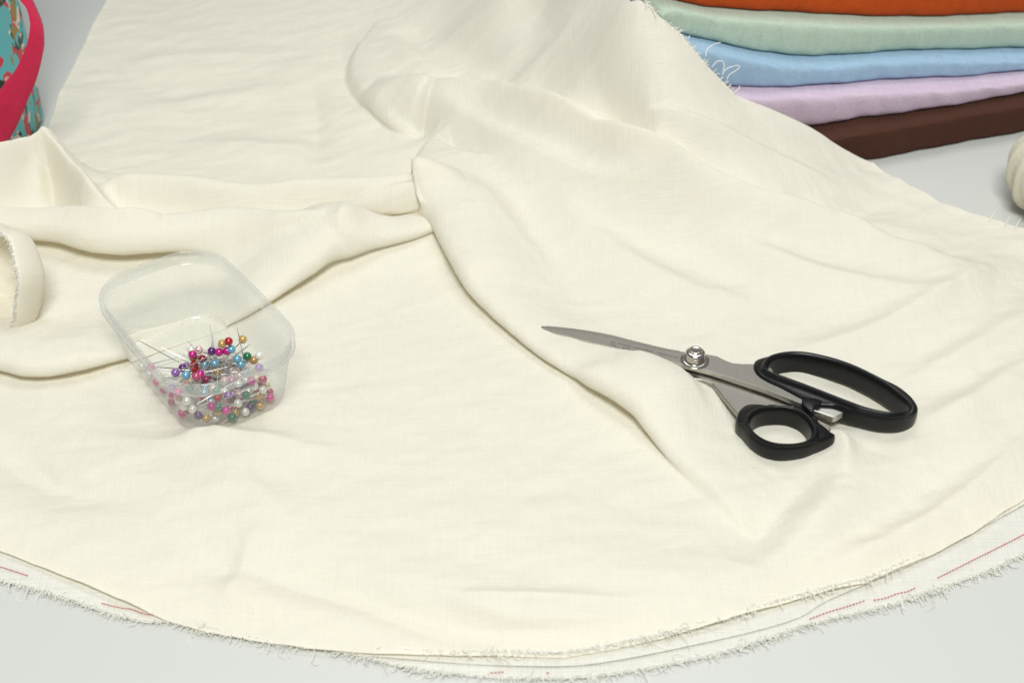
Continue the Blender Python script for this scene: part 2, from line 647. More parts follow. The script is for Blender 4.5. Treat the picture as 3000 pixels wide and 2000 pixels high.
def sheet():
    st = 0.00095
    xs = np.arange(-0.36, 0.40, st)
    ys = np.arange(-0.26, 0.50, st)
    nx, ny = len(xs), len(ys)
    u = np.repeat(xs, ny)
    v = np.tile(ys, nx)
    # inside + distance
    inside = np.zeros(len(u), bool)
    best = np.full(len(u), 1e9); bx = np.zeros(len(u)); by = np.zeros(len(u))
    n = len(POLY)
    for i in range(n):
        ax, ay = POLY[i]
        cx, cy = POLY[(i + 1) % n]
        k = ((ay > v) != (cy > v))
        if abs(cy - ay) > 1e-12:
            inside ^= k & (u < (cx - ax) * (v - ay) / (cy - ay) + ax)
        dx, dy = cx - ax, cy - ay
        L2 = dx * dx + dy * dy + 1e-12
        mm = (u > min(ax, cx) - .003) & (u < max(ax, cx) + .003) & (v > min(ay, cy) - .003) & (v < max(ay, cy) + .003)
        ii = np.nonzero(mm)[0]
        t = np.clip(((u[ii] - ax) * dx + (v[ii] - ay) * dy) / L2, 0, 1)
        qx, qy = ax + t * dx, ay + t * dy
        d2 = (u[ii] - qx) ** 2 + (v[ii] - qy) ** 2
        kk = d2 < best[ii]
        jj = ii[kk]
        best[jj] = d2[kk]; bx[jj] = qx[kk]; by[jj] = qy[kk]
    snap = (~inside) & (best < (1.25 * st) ** 2)
    u[snap] = bx[snap]
    v[snap] = by[snap]
    keep = inside | snap
    new = np.full(len(u), -1)
    new[keep] = np.arange(keep.sum())
    G = np.arange(nx * ny).reshape(nx, ny)
    q = np.stack([G[:-1, :-1], G[1:, :-1], G[1:, 1:], G[:-1, 1:]], -1).reshape(-1, 4)
    q = q[keep[q].all(1)]
    q = new[q]
    return u[keep], v[keep], q


def soft_height(u, v):
    """height of the sheet before its lips fold over"""
    z = base_height(u, v)
    R = lambda pts, wf, wb, p=1.7: ridge(z, u, v, pts, wf, wb, p)
    RA = lambda pts, wf, wb, p=1.7: ridge(z, u, v, pts, wf, wb, p, 'auto')
    # rolls on the left
    R([(230, 545, 24, 0), (330, 505, 26, 15), (400, 502, 27, 19), (560, 512, 27, 20), (740, 532, 26, 18), (900, 520, 28, 21), (1100, 518, 30, 23), (1215, 520, 28, 21), (1300, 530, 24, 10), (1360, 540, 20, 0)], 13, 10, 2.2)
    R([(520, 598, 28, 0), (600, 585, 29, 2), (720, 578, 31, 6), (850, 582, 32, 15), (1000, 604, 31, 21), (1080, 632, 27, 12), (1160, 662, 22, 5), (1230, 690, 16, 0)], 30, 7, 1.9)
    R([(985, 750, 12, 0), (1000, 700, 20, 5), (1010, 650, 28, 6), (1000, 600, 30, 0)], 10, 6, 1.7)
    # tent
    pk = np.zeros(len(u))
    ridge(pk, u, v, [(118, 352, 52, 46), (160, 397, 47, 41), (200, 455, 41, 35), (260, 532, 34, 28), (310, 578, 29, 20), (380, 603, 27, 11), (480, 614, 24, 0)], 10, 8, 1.8)
    pk2 = np.zeros(len(u))
    ridge(pk2, u, v, [(-250, 520, 40, 28), (-150, 470, 45, 36), (0, 405, 50, 43), (60, 371, 52, 46), (118, 352, 52, 46)], 15, 9, 1.6)
    z += np.maximum(pk, pk2)
    R([(20, 560, 20, 0), (70, 520, 25, -8), (120, 470, 30, -12), (180, 520, 28, -10), (250, 580, 24, 0)], 8, 8, 1.7)
    # right panel, crests seen as grey lines
    RA([(1090, 270, 18, 0.0), (1180, 243, 22, 11.7), (1300, 229, 26, 19.5), (1450, 240, 29, 23.4), (1600, 285, 31, 25.27), (1850, 380, 34, 25.27), (2000, 440, 34, 23.4), (2200, 540, 30, 19.5), (2380, 592, 26, 15.6), (2500, 622, 22, 13.73), (2620, 688, 18, 11.7), (2700, 712, 15, 9.67), (2820, 762, 12, 5.93), (2920, 810, 10, 0.0)], 22, 8, 1.7)
    RA([(1180, 320, 18, 0.0), (1320, 350, 22, 9.67), (1500, 435, 22, 15.6), (1650, 510, 22, 15.6), (1800, 570, 22, 9.67), (1980, 620, 20, 0.0)], 26, 10, 1.7)
    RA([(1600, 610, 14, 0.0), (1720, 680, 15, 7.8), (1900, 775, 14, 9.67), (2080, 850, 13, 5.93), (2250, 900, 12, 0.0)], 20, 11, 1.7)
    RA([(2050, 700, 14, 0.0), (2250, 740, 15, 7.8), (2450, 795, 14, 7.8), (2650, 835, 13, 5.93), (2800, 860, 12, 0.0)], 15, 9, 1.7)
    RA([(2250, 1040, 9, 0.0), (2450, 985, 10, 6.86), (2650, 905, 10, 7.8), (2820, 820, 10, 5.93), (2960, 740, 10, 0.0)], 14, 8, 1.5)
    RA([(2600, 1130, 7, 0.0), (2750, 1060, 9, 5.93), (2900, 980, 9, 5.93), (3050, 900, 9, 3.9)], 11, 8, 1.7)
    RA([(2680, 1250, 7, 0.0), (2800, 1180, 9, 5.93), (2950, 1090, 9, 5.93), (3100, 1000, 9, 3.9)], 11, 8, 1.7)
    RA([(1620, 1000, 12, 0), (1700, 1016, 13, 1.6), (1790, 1037, 13, 2.6), (1880, 1060, 13.5, 3.4), (1965, 1090, 13, 3.4), (2020, 1140, 10, 3), (2070, 1230, 8, 0)], 14, 3.2, 1.8)
    # puckers and valleys
    RA([(1100, 335, 14, 0), (1180, 375, 12, -7), (1235, 398, 10, -10), (1290, 405, 12, -3)], 8, 7, 1.6)
    RA([(1000, 60, 10, 0), (1005, 180, 10, -2.5), (1040, 280, 10, -3), (1110, 345, 10, -2), (1170, 372, 10, 0)], 9, 9, 1.6)
    RA([(935, 505, 6, 0), (930, 420, 6, -3), (925, 320, 6, -3), (900, 200, 6, 0)], 8, 10, 1.6)
    RA([(1690, 120, 44, 0.0), (1760, 230, 44, -6.75), (1820, 300, 44, -13.5), (1870, 370, 40, -10.8), (1920, 410, 36, 0.0)], 9, 12, 1.6)
    RA([(1180, 60, 16, 0.0), (1320, 110, 18, -6.75), (1450, 190, 20, -5.4), (1560, 230, 22, 0.0)], 22, 18, 1.6)
    RA([(1480, 240, 28, 0.0), (1560, 180, 34, 5.4), (1640, 100, 42, 5.4), (1700, 0, 50, 0.0)], 14, 8, 1.6)
    RA([(1900, 230, 60, 0.0), (1925, 310, 58, 4.05), (2100, 370, 50, 4.05), (2300, 460, 30, 3.38), (2480, 550, 18, 0.0)], 8, 3, 1.6)
    RA([(2300, 560, 24, 0.0), (2430, 630, 20, -5.4), (2560, 600, 14, -4.05), (2680, 575, 9, 0.0)], 9, 9, 1.6)
    RA([(1330, 560, 14, 0), (1440, 640, 14, 4), (1550, 740, 13, 4), (1650, 850, 12, 0)], 24, 9, 1.6)
    RA([(1420, 330, 24, 0), (1560, 370, 26, 4), (1750, 440, 26, 5), (1900, 490, 24, 3), (2050, 520, 22, 0)], 10, 6, 1.5)
    RA([(1250, 130, 30, 0), (1340, 60, 40, 5), (1450, 10, 50, 6), (1560, -50, 60, 0)], 14, 9, 1.6)
    RA([(1100, 60, 14, 0), (1180, 130, 22, 5), (1260, 190, 26, 5), (1350, 215, 28, 0)], 12, 8, 1.6)
    RA([(420, 330, 5, 0), (560, 290, 6, 2.5), (720, 270, 6, 2.5), (860, 250, 6, 0)], 22, 8, 1.6)
    RA([(330, 200, 4, 0), (480, 170, 6, 2.5), (700, 160, 7, 2), (850, 150, 8, 0)], 20, 9, 1.6)
    RA([(500, 440, 6, 0), (650, 410, 7, 3), (820, 420, 7, 3), (980, 400, 7, 0)], 18, 9, 1.6)
    # lower ground
    RA([(-60, 1290, 6, 0.0), (50, 1345, 7, -6.75), (150, 1400, 7, -8.1), (280, 1445, 7, -5.4), (470, 1490, 7, 0.0)], 14, 9, 1.6)
    RA([(560, 1250, 5, 0.0), (640, 1255, 7, 4.73), (760, 1265, 7, 4.05), (900, 1300, 6, 2.03), (1100, 1330, 6, 0.0)], 14, 5, 1.5)
    RA([(250, 1270, 5, 0.0), (450, 1290, 6, 2.7), (600, 1265, 6, 3.24), (700, 1290, 6, 0.0)], 12, 6, 1.5)
    RA([(660, 1300, 6, 0.0), (700, 1370, 7, 3.38), (790, 1460, 7, 3.38), (900, 1535, 7, 0.0)], 22, 10, 1.5)
    RA([(750, 1530, 6, 0.0), (720, 1600, 6, 2.16), (680, 1690, 6, 2.97), (640, 1760, 5, 0.0)], 5, 14, 1.5)
    RA([(500, 1620, 5, 0.0), (650, 1650, 5, -4.05), (820, 1680, 5, -4.59), (1000, 1720, 5, -5.4), (1200, 1800, 5, -5.67), (1400, 1840, 5, -5.13), (1700, 1830, 5, -3.38), (1900, 1790, 5, 0.0)], 9, 10, 1.6)
    RA([(1250, 1735, 6, 0.0), (1420, 1735, 7, 4.05), (1650, 1740, 7, 4.05), (1850, 1752, 7, 2.16), (2000, 1750, 7, 0.0)], 9, 4, 1.5)
    RA([(1320, 1750, 6, 0.0), (1480, 1800, 7, 2.43), (1680, 1805, 7, 2.16), (1850, 1810, 6, 0.0)], 5, 4, 1.5)
    RA([(2440, 1370, 6, 0.0), (2330, 1460, 6, -5.4), (2240, 1545, 6, -6.75), (2200, 1610, 6, -4.05), (2180, 1670, 6, 0.0)], 12, 14, 1.6)
    RA([(1900, 1760, 6, 0.0), (2060, 1715, 8, 2.7), (2180, 1680, 9, 5.4), (2300, 1590, 10, 6.75), (2400, 1480, 10, 6.75), (2470, 1380, 9, 5.4), (2520, 1310, 8, 0.0)], 20, 14, 1.7)
    RA([(2050, 1790, 6, 0.0), (2250, 1700, 8, -4.05), (2450, 1580, 8, -4.05), (2650, 1470, 8, -4.05), (2850, 1340, 8, -2.7), (3000, 1200, 8, 0.0)], 10, 10, 1.6)
    RA([(2350, 1710, 6, 0.0), (2560, 1590, 8, 3.38), (2750, 1480, 8, 4.05), (2900, 1370, 8, 3.38), (3050, 1230, 8, 0.0)], 10, 5, 1.5)
    RA([(2400, 1260, 5, 0.0), (2470, 1270, 8, 5.4), (2480, 1330, 8, 4.05), (2460, 1400, 7, 0.0)], 7, 5, 1.6)
    # hand creases from noise; stronger towards the hem and on the right
    far = np.clip((v + 0.02) / 0.25, 0, 1)
    hemw = np.exp(-((v + 0.20) / 0.07) ** 2)
    right = np.clip((u - 0.05) / 0.15, 0, 1)
    z += 0.0007 * wrinkle(u, v, math.radians(-8), 0.09, 0.020, 3) * (0.5 + 1.1 * hemw)
    z += 0.0007 * wrinkle(u, v, math.radians(28), 0.10, 0.016, 13) * (0.25 + 1.2 * right)
    z += 0.0013 * wrinkle(u, v, math.radians(-35), 0.12, 0.045, 23) * (0.6 + 0.9 * far)
    z += 0.0011 * wrinkle(u, v, math.radians(-28), 0.09, 0.022, 63) * far * np.clip((u + .08) / .1, 0, 1)
    z += 0.00038 * wrinkle(u, v, math.radians(15), 0.022, 0.009, 33)
    z += 0.00018 * wrinkle(u, v, math.radians(-60), 0.015, 0.006, 43)
    return z


def relief(u, v):
    """positions of the sheet for flat coordinates u, v"""
    P = np.stack([u, v, soft_height(u, v)], 1)
    zfold(P, u, v, [(-260, 1040, 11), (-100, 1075, 12), (0, 1086, 12), (60, 1101, 12), (130, 1103, 12), (220, 1087, 12), (380, 1047, 9), (450, 1026, 6), (540, 998, 3.5), (640, 965, 3.5), (730, 922, 6), (800, 880, 10), (860, 840, 13), (930, 793, 13), (985, 755, 11), (1060, 735, 8), (1150, 708, 5), (1215, 682, 4), (1275, 655, 1)], 45)
    zfold(P, u, v, [(-260, 700, 18), (-80, 700, 18), (60, 698, 18), (150, 706, 19), (240, 730, 20), (330, 743, 20), (420, 738, 20, 1), (520, 727, 19, .8), (600, 719, 18, .4), (680, 712, 17, .1), (760, 705, 13, 0), (850, 690, 7, 0), (950, 670, 1, 0)], 8)
    zfold(P, u, v, [(1030, 612, 1), (1085, 640, 7), (1145, 660, 9), (1195, 664, 8), (1235, 658, 4), (1262, 652, .6)], 8)
    zfold(P, u, v, [(1110, 60, .3, 0), (1040, 150, 3, .05), (1020, 225, 5, .15), (1055, 295, 7, .3), (1115, 347, 8, .45), (1175, 383, 6, .3), (1235, 400, 1, 0)], 40)
    zfold(P, u, v, [(1310, 368, .5, 0), (1264, 403, 3, .2), (1228, 446, 7, .6), (1210, 492, 11), (1207, 535, 15), (1218, 585, 19), (1258, 660, 19), (1300, 740, 17), (1350, 828, 15), (1400, 890, 12), (1500, 980, 9), (1600, 1058, 7.5), (1660, 1095, 8), (1720, 1131, 13), (1790, 1170, 16), (1850, 1214, 16), (1890, 1262, 12, .9), (1960, 1340, 7, .5), (2060, 1430, 5, .1), (2140, 1510, 3, 0), (2210, 1585, .3, 0)], 42)
    m = (np.abs(P[:, 0] - BC[0]) < .07) & (np.abs(P[:, 1] - BC[1]) < .07)
    d = P[m, :2] - BC
    a, b_ = np.abs(d @ BU), np.abs(d @ BN)
    qx, qy = np.maximum(a - HB[0] + .014, 0), np.maximum(b_ - HB[1] + .014, 0)
    out = np.maximum(np.hypot(qx, qy) - .014, 0)
    lim = Z_BASE - 0.0003 + (Z_RIM - Z_BASE) * out / (HR[0] - HB[0]) * 0.9
    z = P[m, 2]
    ex = np.maximum(z - (lim - .0009), 0)
    P[m, 2] = np.where(ex > 0, lim - .0009 + .0008 * (1 - np.exp(-ex / .006)), z)
    P[:, 2] = np.maximum(P[:, 2], np.where(v < -0.12, 0.0026, 0.0012))
    return P


cloth = thing('linen_cloth', 'large rumpled ivory linen cloth with frayed hem spread over the pale table', 'cloth', (0, 0, 0))
su, sv, sq = sheet()
SP_ = relief(su, sv)
me = np_mesh('cloth_sheet', SP_, sq, np.stack([su, sv], 1))
link('cloth_sheet', me, M_cloth, cloth)
print('sheet verts', len(su))


def cloth_z(x, y):
    """top height of the sheet near x, y"""
    k = (np.abs(SP_[:, 0] - x) < .0015) & (np.abs(SP_[:, 1] - y) < .0015)
    return float(SP_[k, 2].max()) if k.any() else 0.004


# ---- lower layers showing under the hem
def strip(name, outer_px, z_out, inner_off, z_in, seed, amp=0.0006, n=420, m=16):
    oc = catmull([tuple(at(px, py, z_out)) for px, py in outer_px], n)
    T = np.gradient(oc[:, :2], axis=0)
    T /= np.linalg.norm(T, axis=1)[:, None]
    N = np.stack([-T[:, 1], T[:, 0]], 1)
    rows, uvs = [], []
    for j in range(m):
        t = j / (m - 1)
        xy = oc[:, :2] + N * inner_off * t
        z = z_out + (z_in - z_out) * t + amp * wrinkle(xy[:, 0], xy[:, 1], 0.2, 0.03, 0.012, seed) * min(1, 4 * t)
        rows.append(np.c_[xy, np.maximum(z, 0.0006)])
        uvs.append(xy)
    rows = np.stack(rows, 1)
    me = loft(rows, uv=np.stack(uvs, 1))
    link(name, me, M_under, cloth)
    return oc, N


C_EDGE = [(-300, 1600), (-100, 1672), (0, 1702), (100, 1727), (250, 1775), (350, 1806), (430, 1824), (490, 1823), (520, 1832), (600, 1848), (850, 1893), (1000, 1912), (1200, 1958), (1400, 1982), (1600, 1990), (1800, 1975), (2052, 1930), (2224, 1880),
          (2367, 1832), (2511, 1798), (2640, 1764), (2710, 1738), (2790, 1712), (2884, 1678), (3000, 1625), (3150, 1540), (3400, 1400)]
B_EDGE = [(1050, 1918), (1200, 1930), (1400, 1945), (1650, 1950), (1800, 1934), (1995, 1896), (2200, 1850), (2339, 1808), (2420, 1760), (2560, 1700), (2740, 1622), (2870, 1548), (3000, 1476), (3200, 1350)]
ce, cn = strip('hem_layer', C_EDGE, 0.0010, 0.030, 0.0008, 61, amp=0.0003)
be, bn = strip('hem_layer', B_EDGE, 0.0019, 0.024, 0.0014, 67, amp=0.0003)


# ---- frayed threads
def fringe(curve, normals, z0, spacing, length, curl, seed, weight=None, drop=0.0):
    r = np.random.default_rng(seed)
    seg = np.r_[0, np.cumsum(np.linalg.norm(np.diff(curve[:, :2], axis=0), axis=1))]
    total = seg[-1]
    lines = []
    s = 0.0
    while s < total:
        s += spacing * r.uniform(0.3, 1.7)
        f = min(s, total)
        wgt = 1.0 if weight is None else np.interp(f / total, *weight)
        clump = 0.6 + 0.8 * (0.5 + 0.5 * math.sin(f * 620 + 3 * math.sin(f * 210 + seed)))
        bare = 0.5 + 0.5 * math.sin(f * 47 + seed) * math.sin(f * 131 + 2 * seed)
        if r.random() > wgt * (0.45 + 0.75 * bare): continue
        x = np.interp(f, seg, curve[:, 0]); y = np.interp(f, seg, curve[:, 1])
        nx = -np.interp(f, seg, normals[:, 0]); ny = -np.interp(f, seg, normals[:, 1])
        L = length * r.uniform(0.3, 1.0) * clump * (0.6 + 0.6 * bare) * (2.0 if r.random() < 0.10 else 1.0)
        a = r.normal(0, 0.55)
        kink = r.normal(0, curl)
        p = np.array((x - nx * 0.0009, y - ny * 0.0009, z0 + r.uniform(-.0001, .0006)))
        pts = [p]
        k = 6
        vz = r.normal(0.15, 0.45)
        for i in range(k):
            ca, sa = math.cos(a), math.sin(a)
            dx, dy = nx * ca - ny * sa, nx * sa + ny * ca
            p = p + np.array((dx, dy, vz)) * (L / k)
            p[2] = max(p[2], 0.0002 + drop)
            vz = vz * 0.7 - 0.18 + r.normal(0, 0.12)
            a += kink + r.normal(0, 0.45)
            pts.append(p)
        lines.append(pts)
    return lines


ln = fringe(ce, cn, 0.0015, 0.00026, 0.0050, 0.36, 5)
ln += fringe(ce, cn, 0.0016, 0.0007, 0.0060, 0.5, 6, weight=([0, .45, .5, 1], [.4, .5, 1, 1]))
link('frayed_edge', tubes(ln, np.random.default_rng(1).uniform(.00010, .00020, len(ln)), 4), M_thread, cloth, smooth=False)
# terry-like selvedge where the top layer is cut, from the middle to the right
sel = catmull([tuple(at(px, py, .0034)) for px, py in HEM_PX[11:25]], 300)
st_ = np.gradient(sel[:, :2], axis=0)
st_ /= np.linalg.norm(st_, axis=1)[:, None]
sn = np.stack([-st_[:, 1], st_[:, 0]], 1)
ln = fringe(sel, sn, 0.0044, 0.00020, 0.0042, 0.6, 15, weight=([0, .2, .35, .8, .95, 1], [.1, .45, 1, 1, .3, 0]), drop=0.0020)
link('frayed_edge', tubes(ln, np.random.default_rng(1).uniform(.00010, .00020, len(ln)), 4), M_thread, cloth, smooth=False)

# ---- red stitching on the lowest layer
def stitches(pts, gap, z=0.0019):
    cv = catmull([tuple(at(px, py, z)) for px, py in pts], 400)
    L = np.r_[0, np.cumsum(np.linalg.norm(np.diff(cv[:, :2], axis=0), axis=1))]
    dash = []
    s = 0.0
    while s + gap < L[-1]:
        a = [np.array([np.interp(t, L, cv[:, k]) for k in range(3)]) for t in (s, s + gap * 0.3, s + gap * 0.6)]
        a[1][2] += 0.00012
        dash.append(a)
        s += gap
    link('red_stitching', tubes(dash, 0.00021, 5, taper=False), M_red_thread, cloth)


stitches([(2372, 1812), (2429, 1791), (2480, 1776), (2536, 1757)], 0.0016)
stitches([(2560, 1757), (2590, 1752), (2629, 1738), (2660, 1731), (2685, 1719)], 0.0016)
stitches([(2748, 1691), (2799, 1666), (2850, 1640), (2927, 1602), (3000, 1564), (3100, 1506)], 0.0016)
stitches([(-60, 1640), (0, 1659), (50, 1675), (89, 1688)], 0.0011)
stitches([(298, 1766), (353, 1779), (385, 1783), (425, 1797), (463, 1801)], 0.0011)
stitches([(1438, 1970), (1460, 1968), (1483, 1966)], 0.0014)
stitches([(1602, 1970), (1617, 1968)], 0.0014)

# ---- loose threads on the raised edge by the folded fabrics
lt = []


def loose(pts, off=0.004):
    pl = CLOTH_PLANE + NF * off
    cv = catmull([tuple(on_plane(px, py, pl, NP)) for px, py in pts], 24)
    lt.append(cv)


z4 = lambda X, Y: (1800 + X / 1.96, Y / 1.96)
loose([z4(525, 325), z4(530, 290), z4(560, 262), z4(612, 243)])
loose([z4(560, 385), z4(590, 355), z4(620, 352), z4(632, 380), z4(622, 412)])
loose([z4(620, 430), z4(640, 400), z4(680, 382), z4(722, 378), z4(700, 405), z4(660, 430), z4(645, 462)])
loose([z4(690, 530), z4(715, 510), z4(718, 492)])
loose([z4(160, -30), z4(185, 20), z4(180, 45)])
loose([z4(205, 30), z4(225, 60), z4(238, 100)])
loose([z4(410, 215), z4(425, 222), z4(432, 205)])
for q in lt:
    link('loose_thread', tubes([q], 0.00026, 5), M_thread, cloth, smooth=False)
lt = []
r = np.random.default_rng(3)
EU = np.array(edge_up)
for k in range(60):
    i = r.integers(3, len(EU) - 1)
    p = EU[i] + (EU[i + 1] - EU[i]) * r.random()
    p[2] += 0.001
    q = p + np.array((r.uniform(-.001, .003), -0.002, r.uniform(0, .004)))
    lt.append(np.array([p - np.array((.001, .0, .001)), (p + q) / 2 + (0.0005, 0, .0004), q]))
link('frayed_edge', tubes(lt, 0.00024, 5), M_thread, cloth, smooth=False)
for px, py in ((2945, 648), (2975, 655), (2900, 634)):
    p = at(px, py + 12, .0065)
    link('loose_thread', tubes([np.array([p, p + (0.001, 0.0005, 0.0035), p + (0.0022, 0.001, 0.0062)])], 0.00026, 5), M_thread, cloth, smooth=False)


# ---- rolled cloth end at the left edge
def rolled_end():
    z0 = 0.004
    c = at(-58, 818, 0.033)
    ax = np.array((-0.36, -0.79, 0.50)); ax /= np.linalg.norm(ax)
    a = np.cross(ax, (0, 0, 1.0)); a /= np.linalg.norm(a)
    bb = np.cross(a, ax)
    prof = [(-0.034, 0.60), (-0.022, 0.66), (-0.010, 0.76), (-0.002, 0.85), (0.0, 0.89), (-0.0005, 0.93), (-0.005, 0.975), (-0.012, 1.0), (-0.022, 0.93), (-0.030, 0.72), (-0.033, 0.40), (-0.034, 0.0)]
    n = 90
    rows, uvs = [], []
    pc = catmull([(p[0], p[1]) for p in prof], 40)
    for i in range(n):
        th = 2 * math.pi * i / n
        R0 = 0.0285 * (1 + 0.10 * math.sin(2 * th + 0.6) + 0.05 * math.sin(3 * th + 1) + 0.02 * math.sin(7 * th))
        row = []
        for k, (l, f) in enumerate(pc):
            rr = R0 * f
            lo = 0.0035 * math.sin(2 * th + 2.0) * (1 if l > -0.01 else 0.3)
            row.append(c + ax * (l * 0.8 + lo - 0.002) + (a * math.cos(th) * 0.92 + bb * math.sin(th) * 1.08) * rr)
        rows.append(row)
        uvs.append([(th * 0.028, l) for l, f in pc])
    rows = np.array(rows)
    rows[:, :, 2] = np.maximum(rows[:, :, 2], 0.006 + 0.0022 * np.clip(1 - np.arange(rows.shape[1]) / 20, 0, 1)[None, :])
    me = loft(rows, closed_s=True, uv=np.array(uvs))
    link('rolled_end', me, M_cloth, cloth)
    # its frayed rim
    k = int(np.argmin(np.abs(pc[:, 1] - 0.92)))
    rim = rows[:, k]
    rr = np.random.default_rng(8)
    ls = []
    for i in range(900):
        f = rr.random() * n
        p = rim[int(f)] + (rim[(int(f) + 1) % n] - rim[int(f)]) * (f % 1)
        d = ax * rr.uniform(.0001, .0013) + rr.normal(0, .0007, 3)
        ls.append(np.array([p - ax * .0006, p + d * 0.5 + rr.normal(0, .0003, 3), p + d]))
    link('frayed_edge', tubes(ls, 0.00018, 4), M_thread, cloth, smooth=False)


rolled_end()

# ------------------------------------------------------------------ stack of folded fabrics
EDGES = [  # lower edge of each fabric in the photo, top to bottom: (X, Y) in the 1.96x crop at (1800, 0)
    [(100, -420), (1200, -400), (2352, -410)],
    [(0, -60), (200, -30), (340, 0), (400, 15), (540, 45), (800, 66), (1200, 86), (1500, 95), (1900, 95), (2352, 80)],
    [(0, 60), (200, 130), (430, 212), (600, 250), (800, 295), (1000, 318), (1150, 323), (1400, 306), (1700, 291), (2000, 290), (2352, 275)],
    [(200, 500), (400, 498), (680, 494), (800, 500), (1000, 496), (1250, 486), (1500, 466), (1800, 450), (2000, 438), (2352, 400)],
    [(400, 760), (700, 750), (980, 745), (1140, 735), (1300, 706), (1400, 682), (1500, 672), (1650, 650), (1900, 610), (2352, 535)],
    [(400, 1105), (900, 1020), (1510, 915), (1800, 870), (2100, 820), (2352, 770)]]
STACK = [('orange', 'deep orange folded fabric lying on top of the folded fabric stack', (0.52, 0.075, 0.010)),
         ('mint', 'pale mint green folded fabric in the stack, just under the orange one', (0.48, 0.59, 0.48)),
         ('blue', 'light sky blue folded fabric between the mint and lavender ones', (0.34, 0.50, 0.66)),
         ('lavender', 'soft lavender folded fabric lying on the dark brown one', (0.62, 0.50, 0.62)),
         ('brown', 'dark chocolate brown folded fabric at the bottom of the stack', (0.072, 0.029, 0.019))]
s_lo = float(np.dot(on_plane(1925, 60, G0, NP) - G0, E1))
s_hi = 0.26


def edge_z(pts, s, setback):
    q = [on_plane(*z4(X, Y), G0 - NF * setback, NF) for X, Y in pts]
    ss = [float(np.dot(p - G0, E1)) for p in q]
    zz = [p[2] for p in q]
    return np.interp(s, ss, zz)


NS = 240
S = np.linspace(s_lo, s_hi, NS)
STEP = 0.0145
TOPZ = {}
for k in range(4, -1, -1):
    TOPZ[k] = edge_z(EDGES[k], S, STEP * (5 - k) + 0.002)
for k, (nm, lab, colr) in enumerate(STACK):
    mt = fabric('folded_' + nm, colr, 0.0, 0.6, uv=False, scale=0.5, var=0.11, sheen=0.05 if nm != 'brown' else 0.02)
    zt = TOPZ[k] if k else TOPZ[1] + 0.026
    zb = np.full(NS, 0.0008) if k == 4 else TOPZ[k + 1]
    back = STEP * (4 - k)
    ker = np.ones(5) / 5
    sm = lambda a: np.convolve(np.pad(a, 2, mode='edge'), ker, 'valid')
    zt, zb = sm(zt), sm(zb)
    rows = []
    dep = 0.20
    bulge = 0.0058 if nm != 'brown' else 0.004
    for i, s in enumerate(S):
        end = min(1.0, (s - s_lo) / 0.014)
        er = math.sqrt(max(0, 1 - (1 - end) ** 2))
        mid, hh = (zt[i] + zb[i]) / 2, (zt[i] - zb[i]) / 2 - 0.00025
        prof = [(-dep, -1.0)]
        for t in np.linspace(-90, 90, 19):
            c_, s_ = math.cos(math.radians(t)), math.sin(math.radians(t))
            e = 0.55 if nm != 'brown' else 0.3
            prof.append((math.copysign(abs(c_) ** e, c_) * bulge - bulge + 0.0010 * math.sin(s * 37 + k * 2) + 0.0004 * math.sin(s * 150 + 2 * k + t * .02) + 0.0002 * math.sin(s * 330 + t * .05 + k), math.copysign(abs(s_) ** e, s_)))
        prof.append((-dep, 1.0))
        rows.append([G0 + E1 * s + NF * (f - back) + np.array((0, 0, mid + g * hh * (0.25 + 0.75 * er) + (0.0002 * math.sin(s * 90 + g * 2) if abs(g) < .95 else 0))) for f, g in prof])
    # rounded left end closes on itself
    first = np.array(rows[0])
    cen = first.mean(0)
    rows = [list(cen + (first - cen) * 0.02 - np.outer(np.ones(len(first)), E1) * 0.001)] + rows
    me = loft(np.array(rows), closed_t=True)
    o = link('folded_fabric', me, mt)
    tag(o, lab, 'fabric', 'folded fabrics stacked behind the ivory cloth')

# ------------------------------------------------------------------ bag at the upper left
M_pink = fabric('pink_webbing', (0.58, 0.022, 0.075), 0.0, 0.6, uv=True, scale=0.5, var=0.12, sheen=0.2)


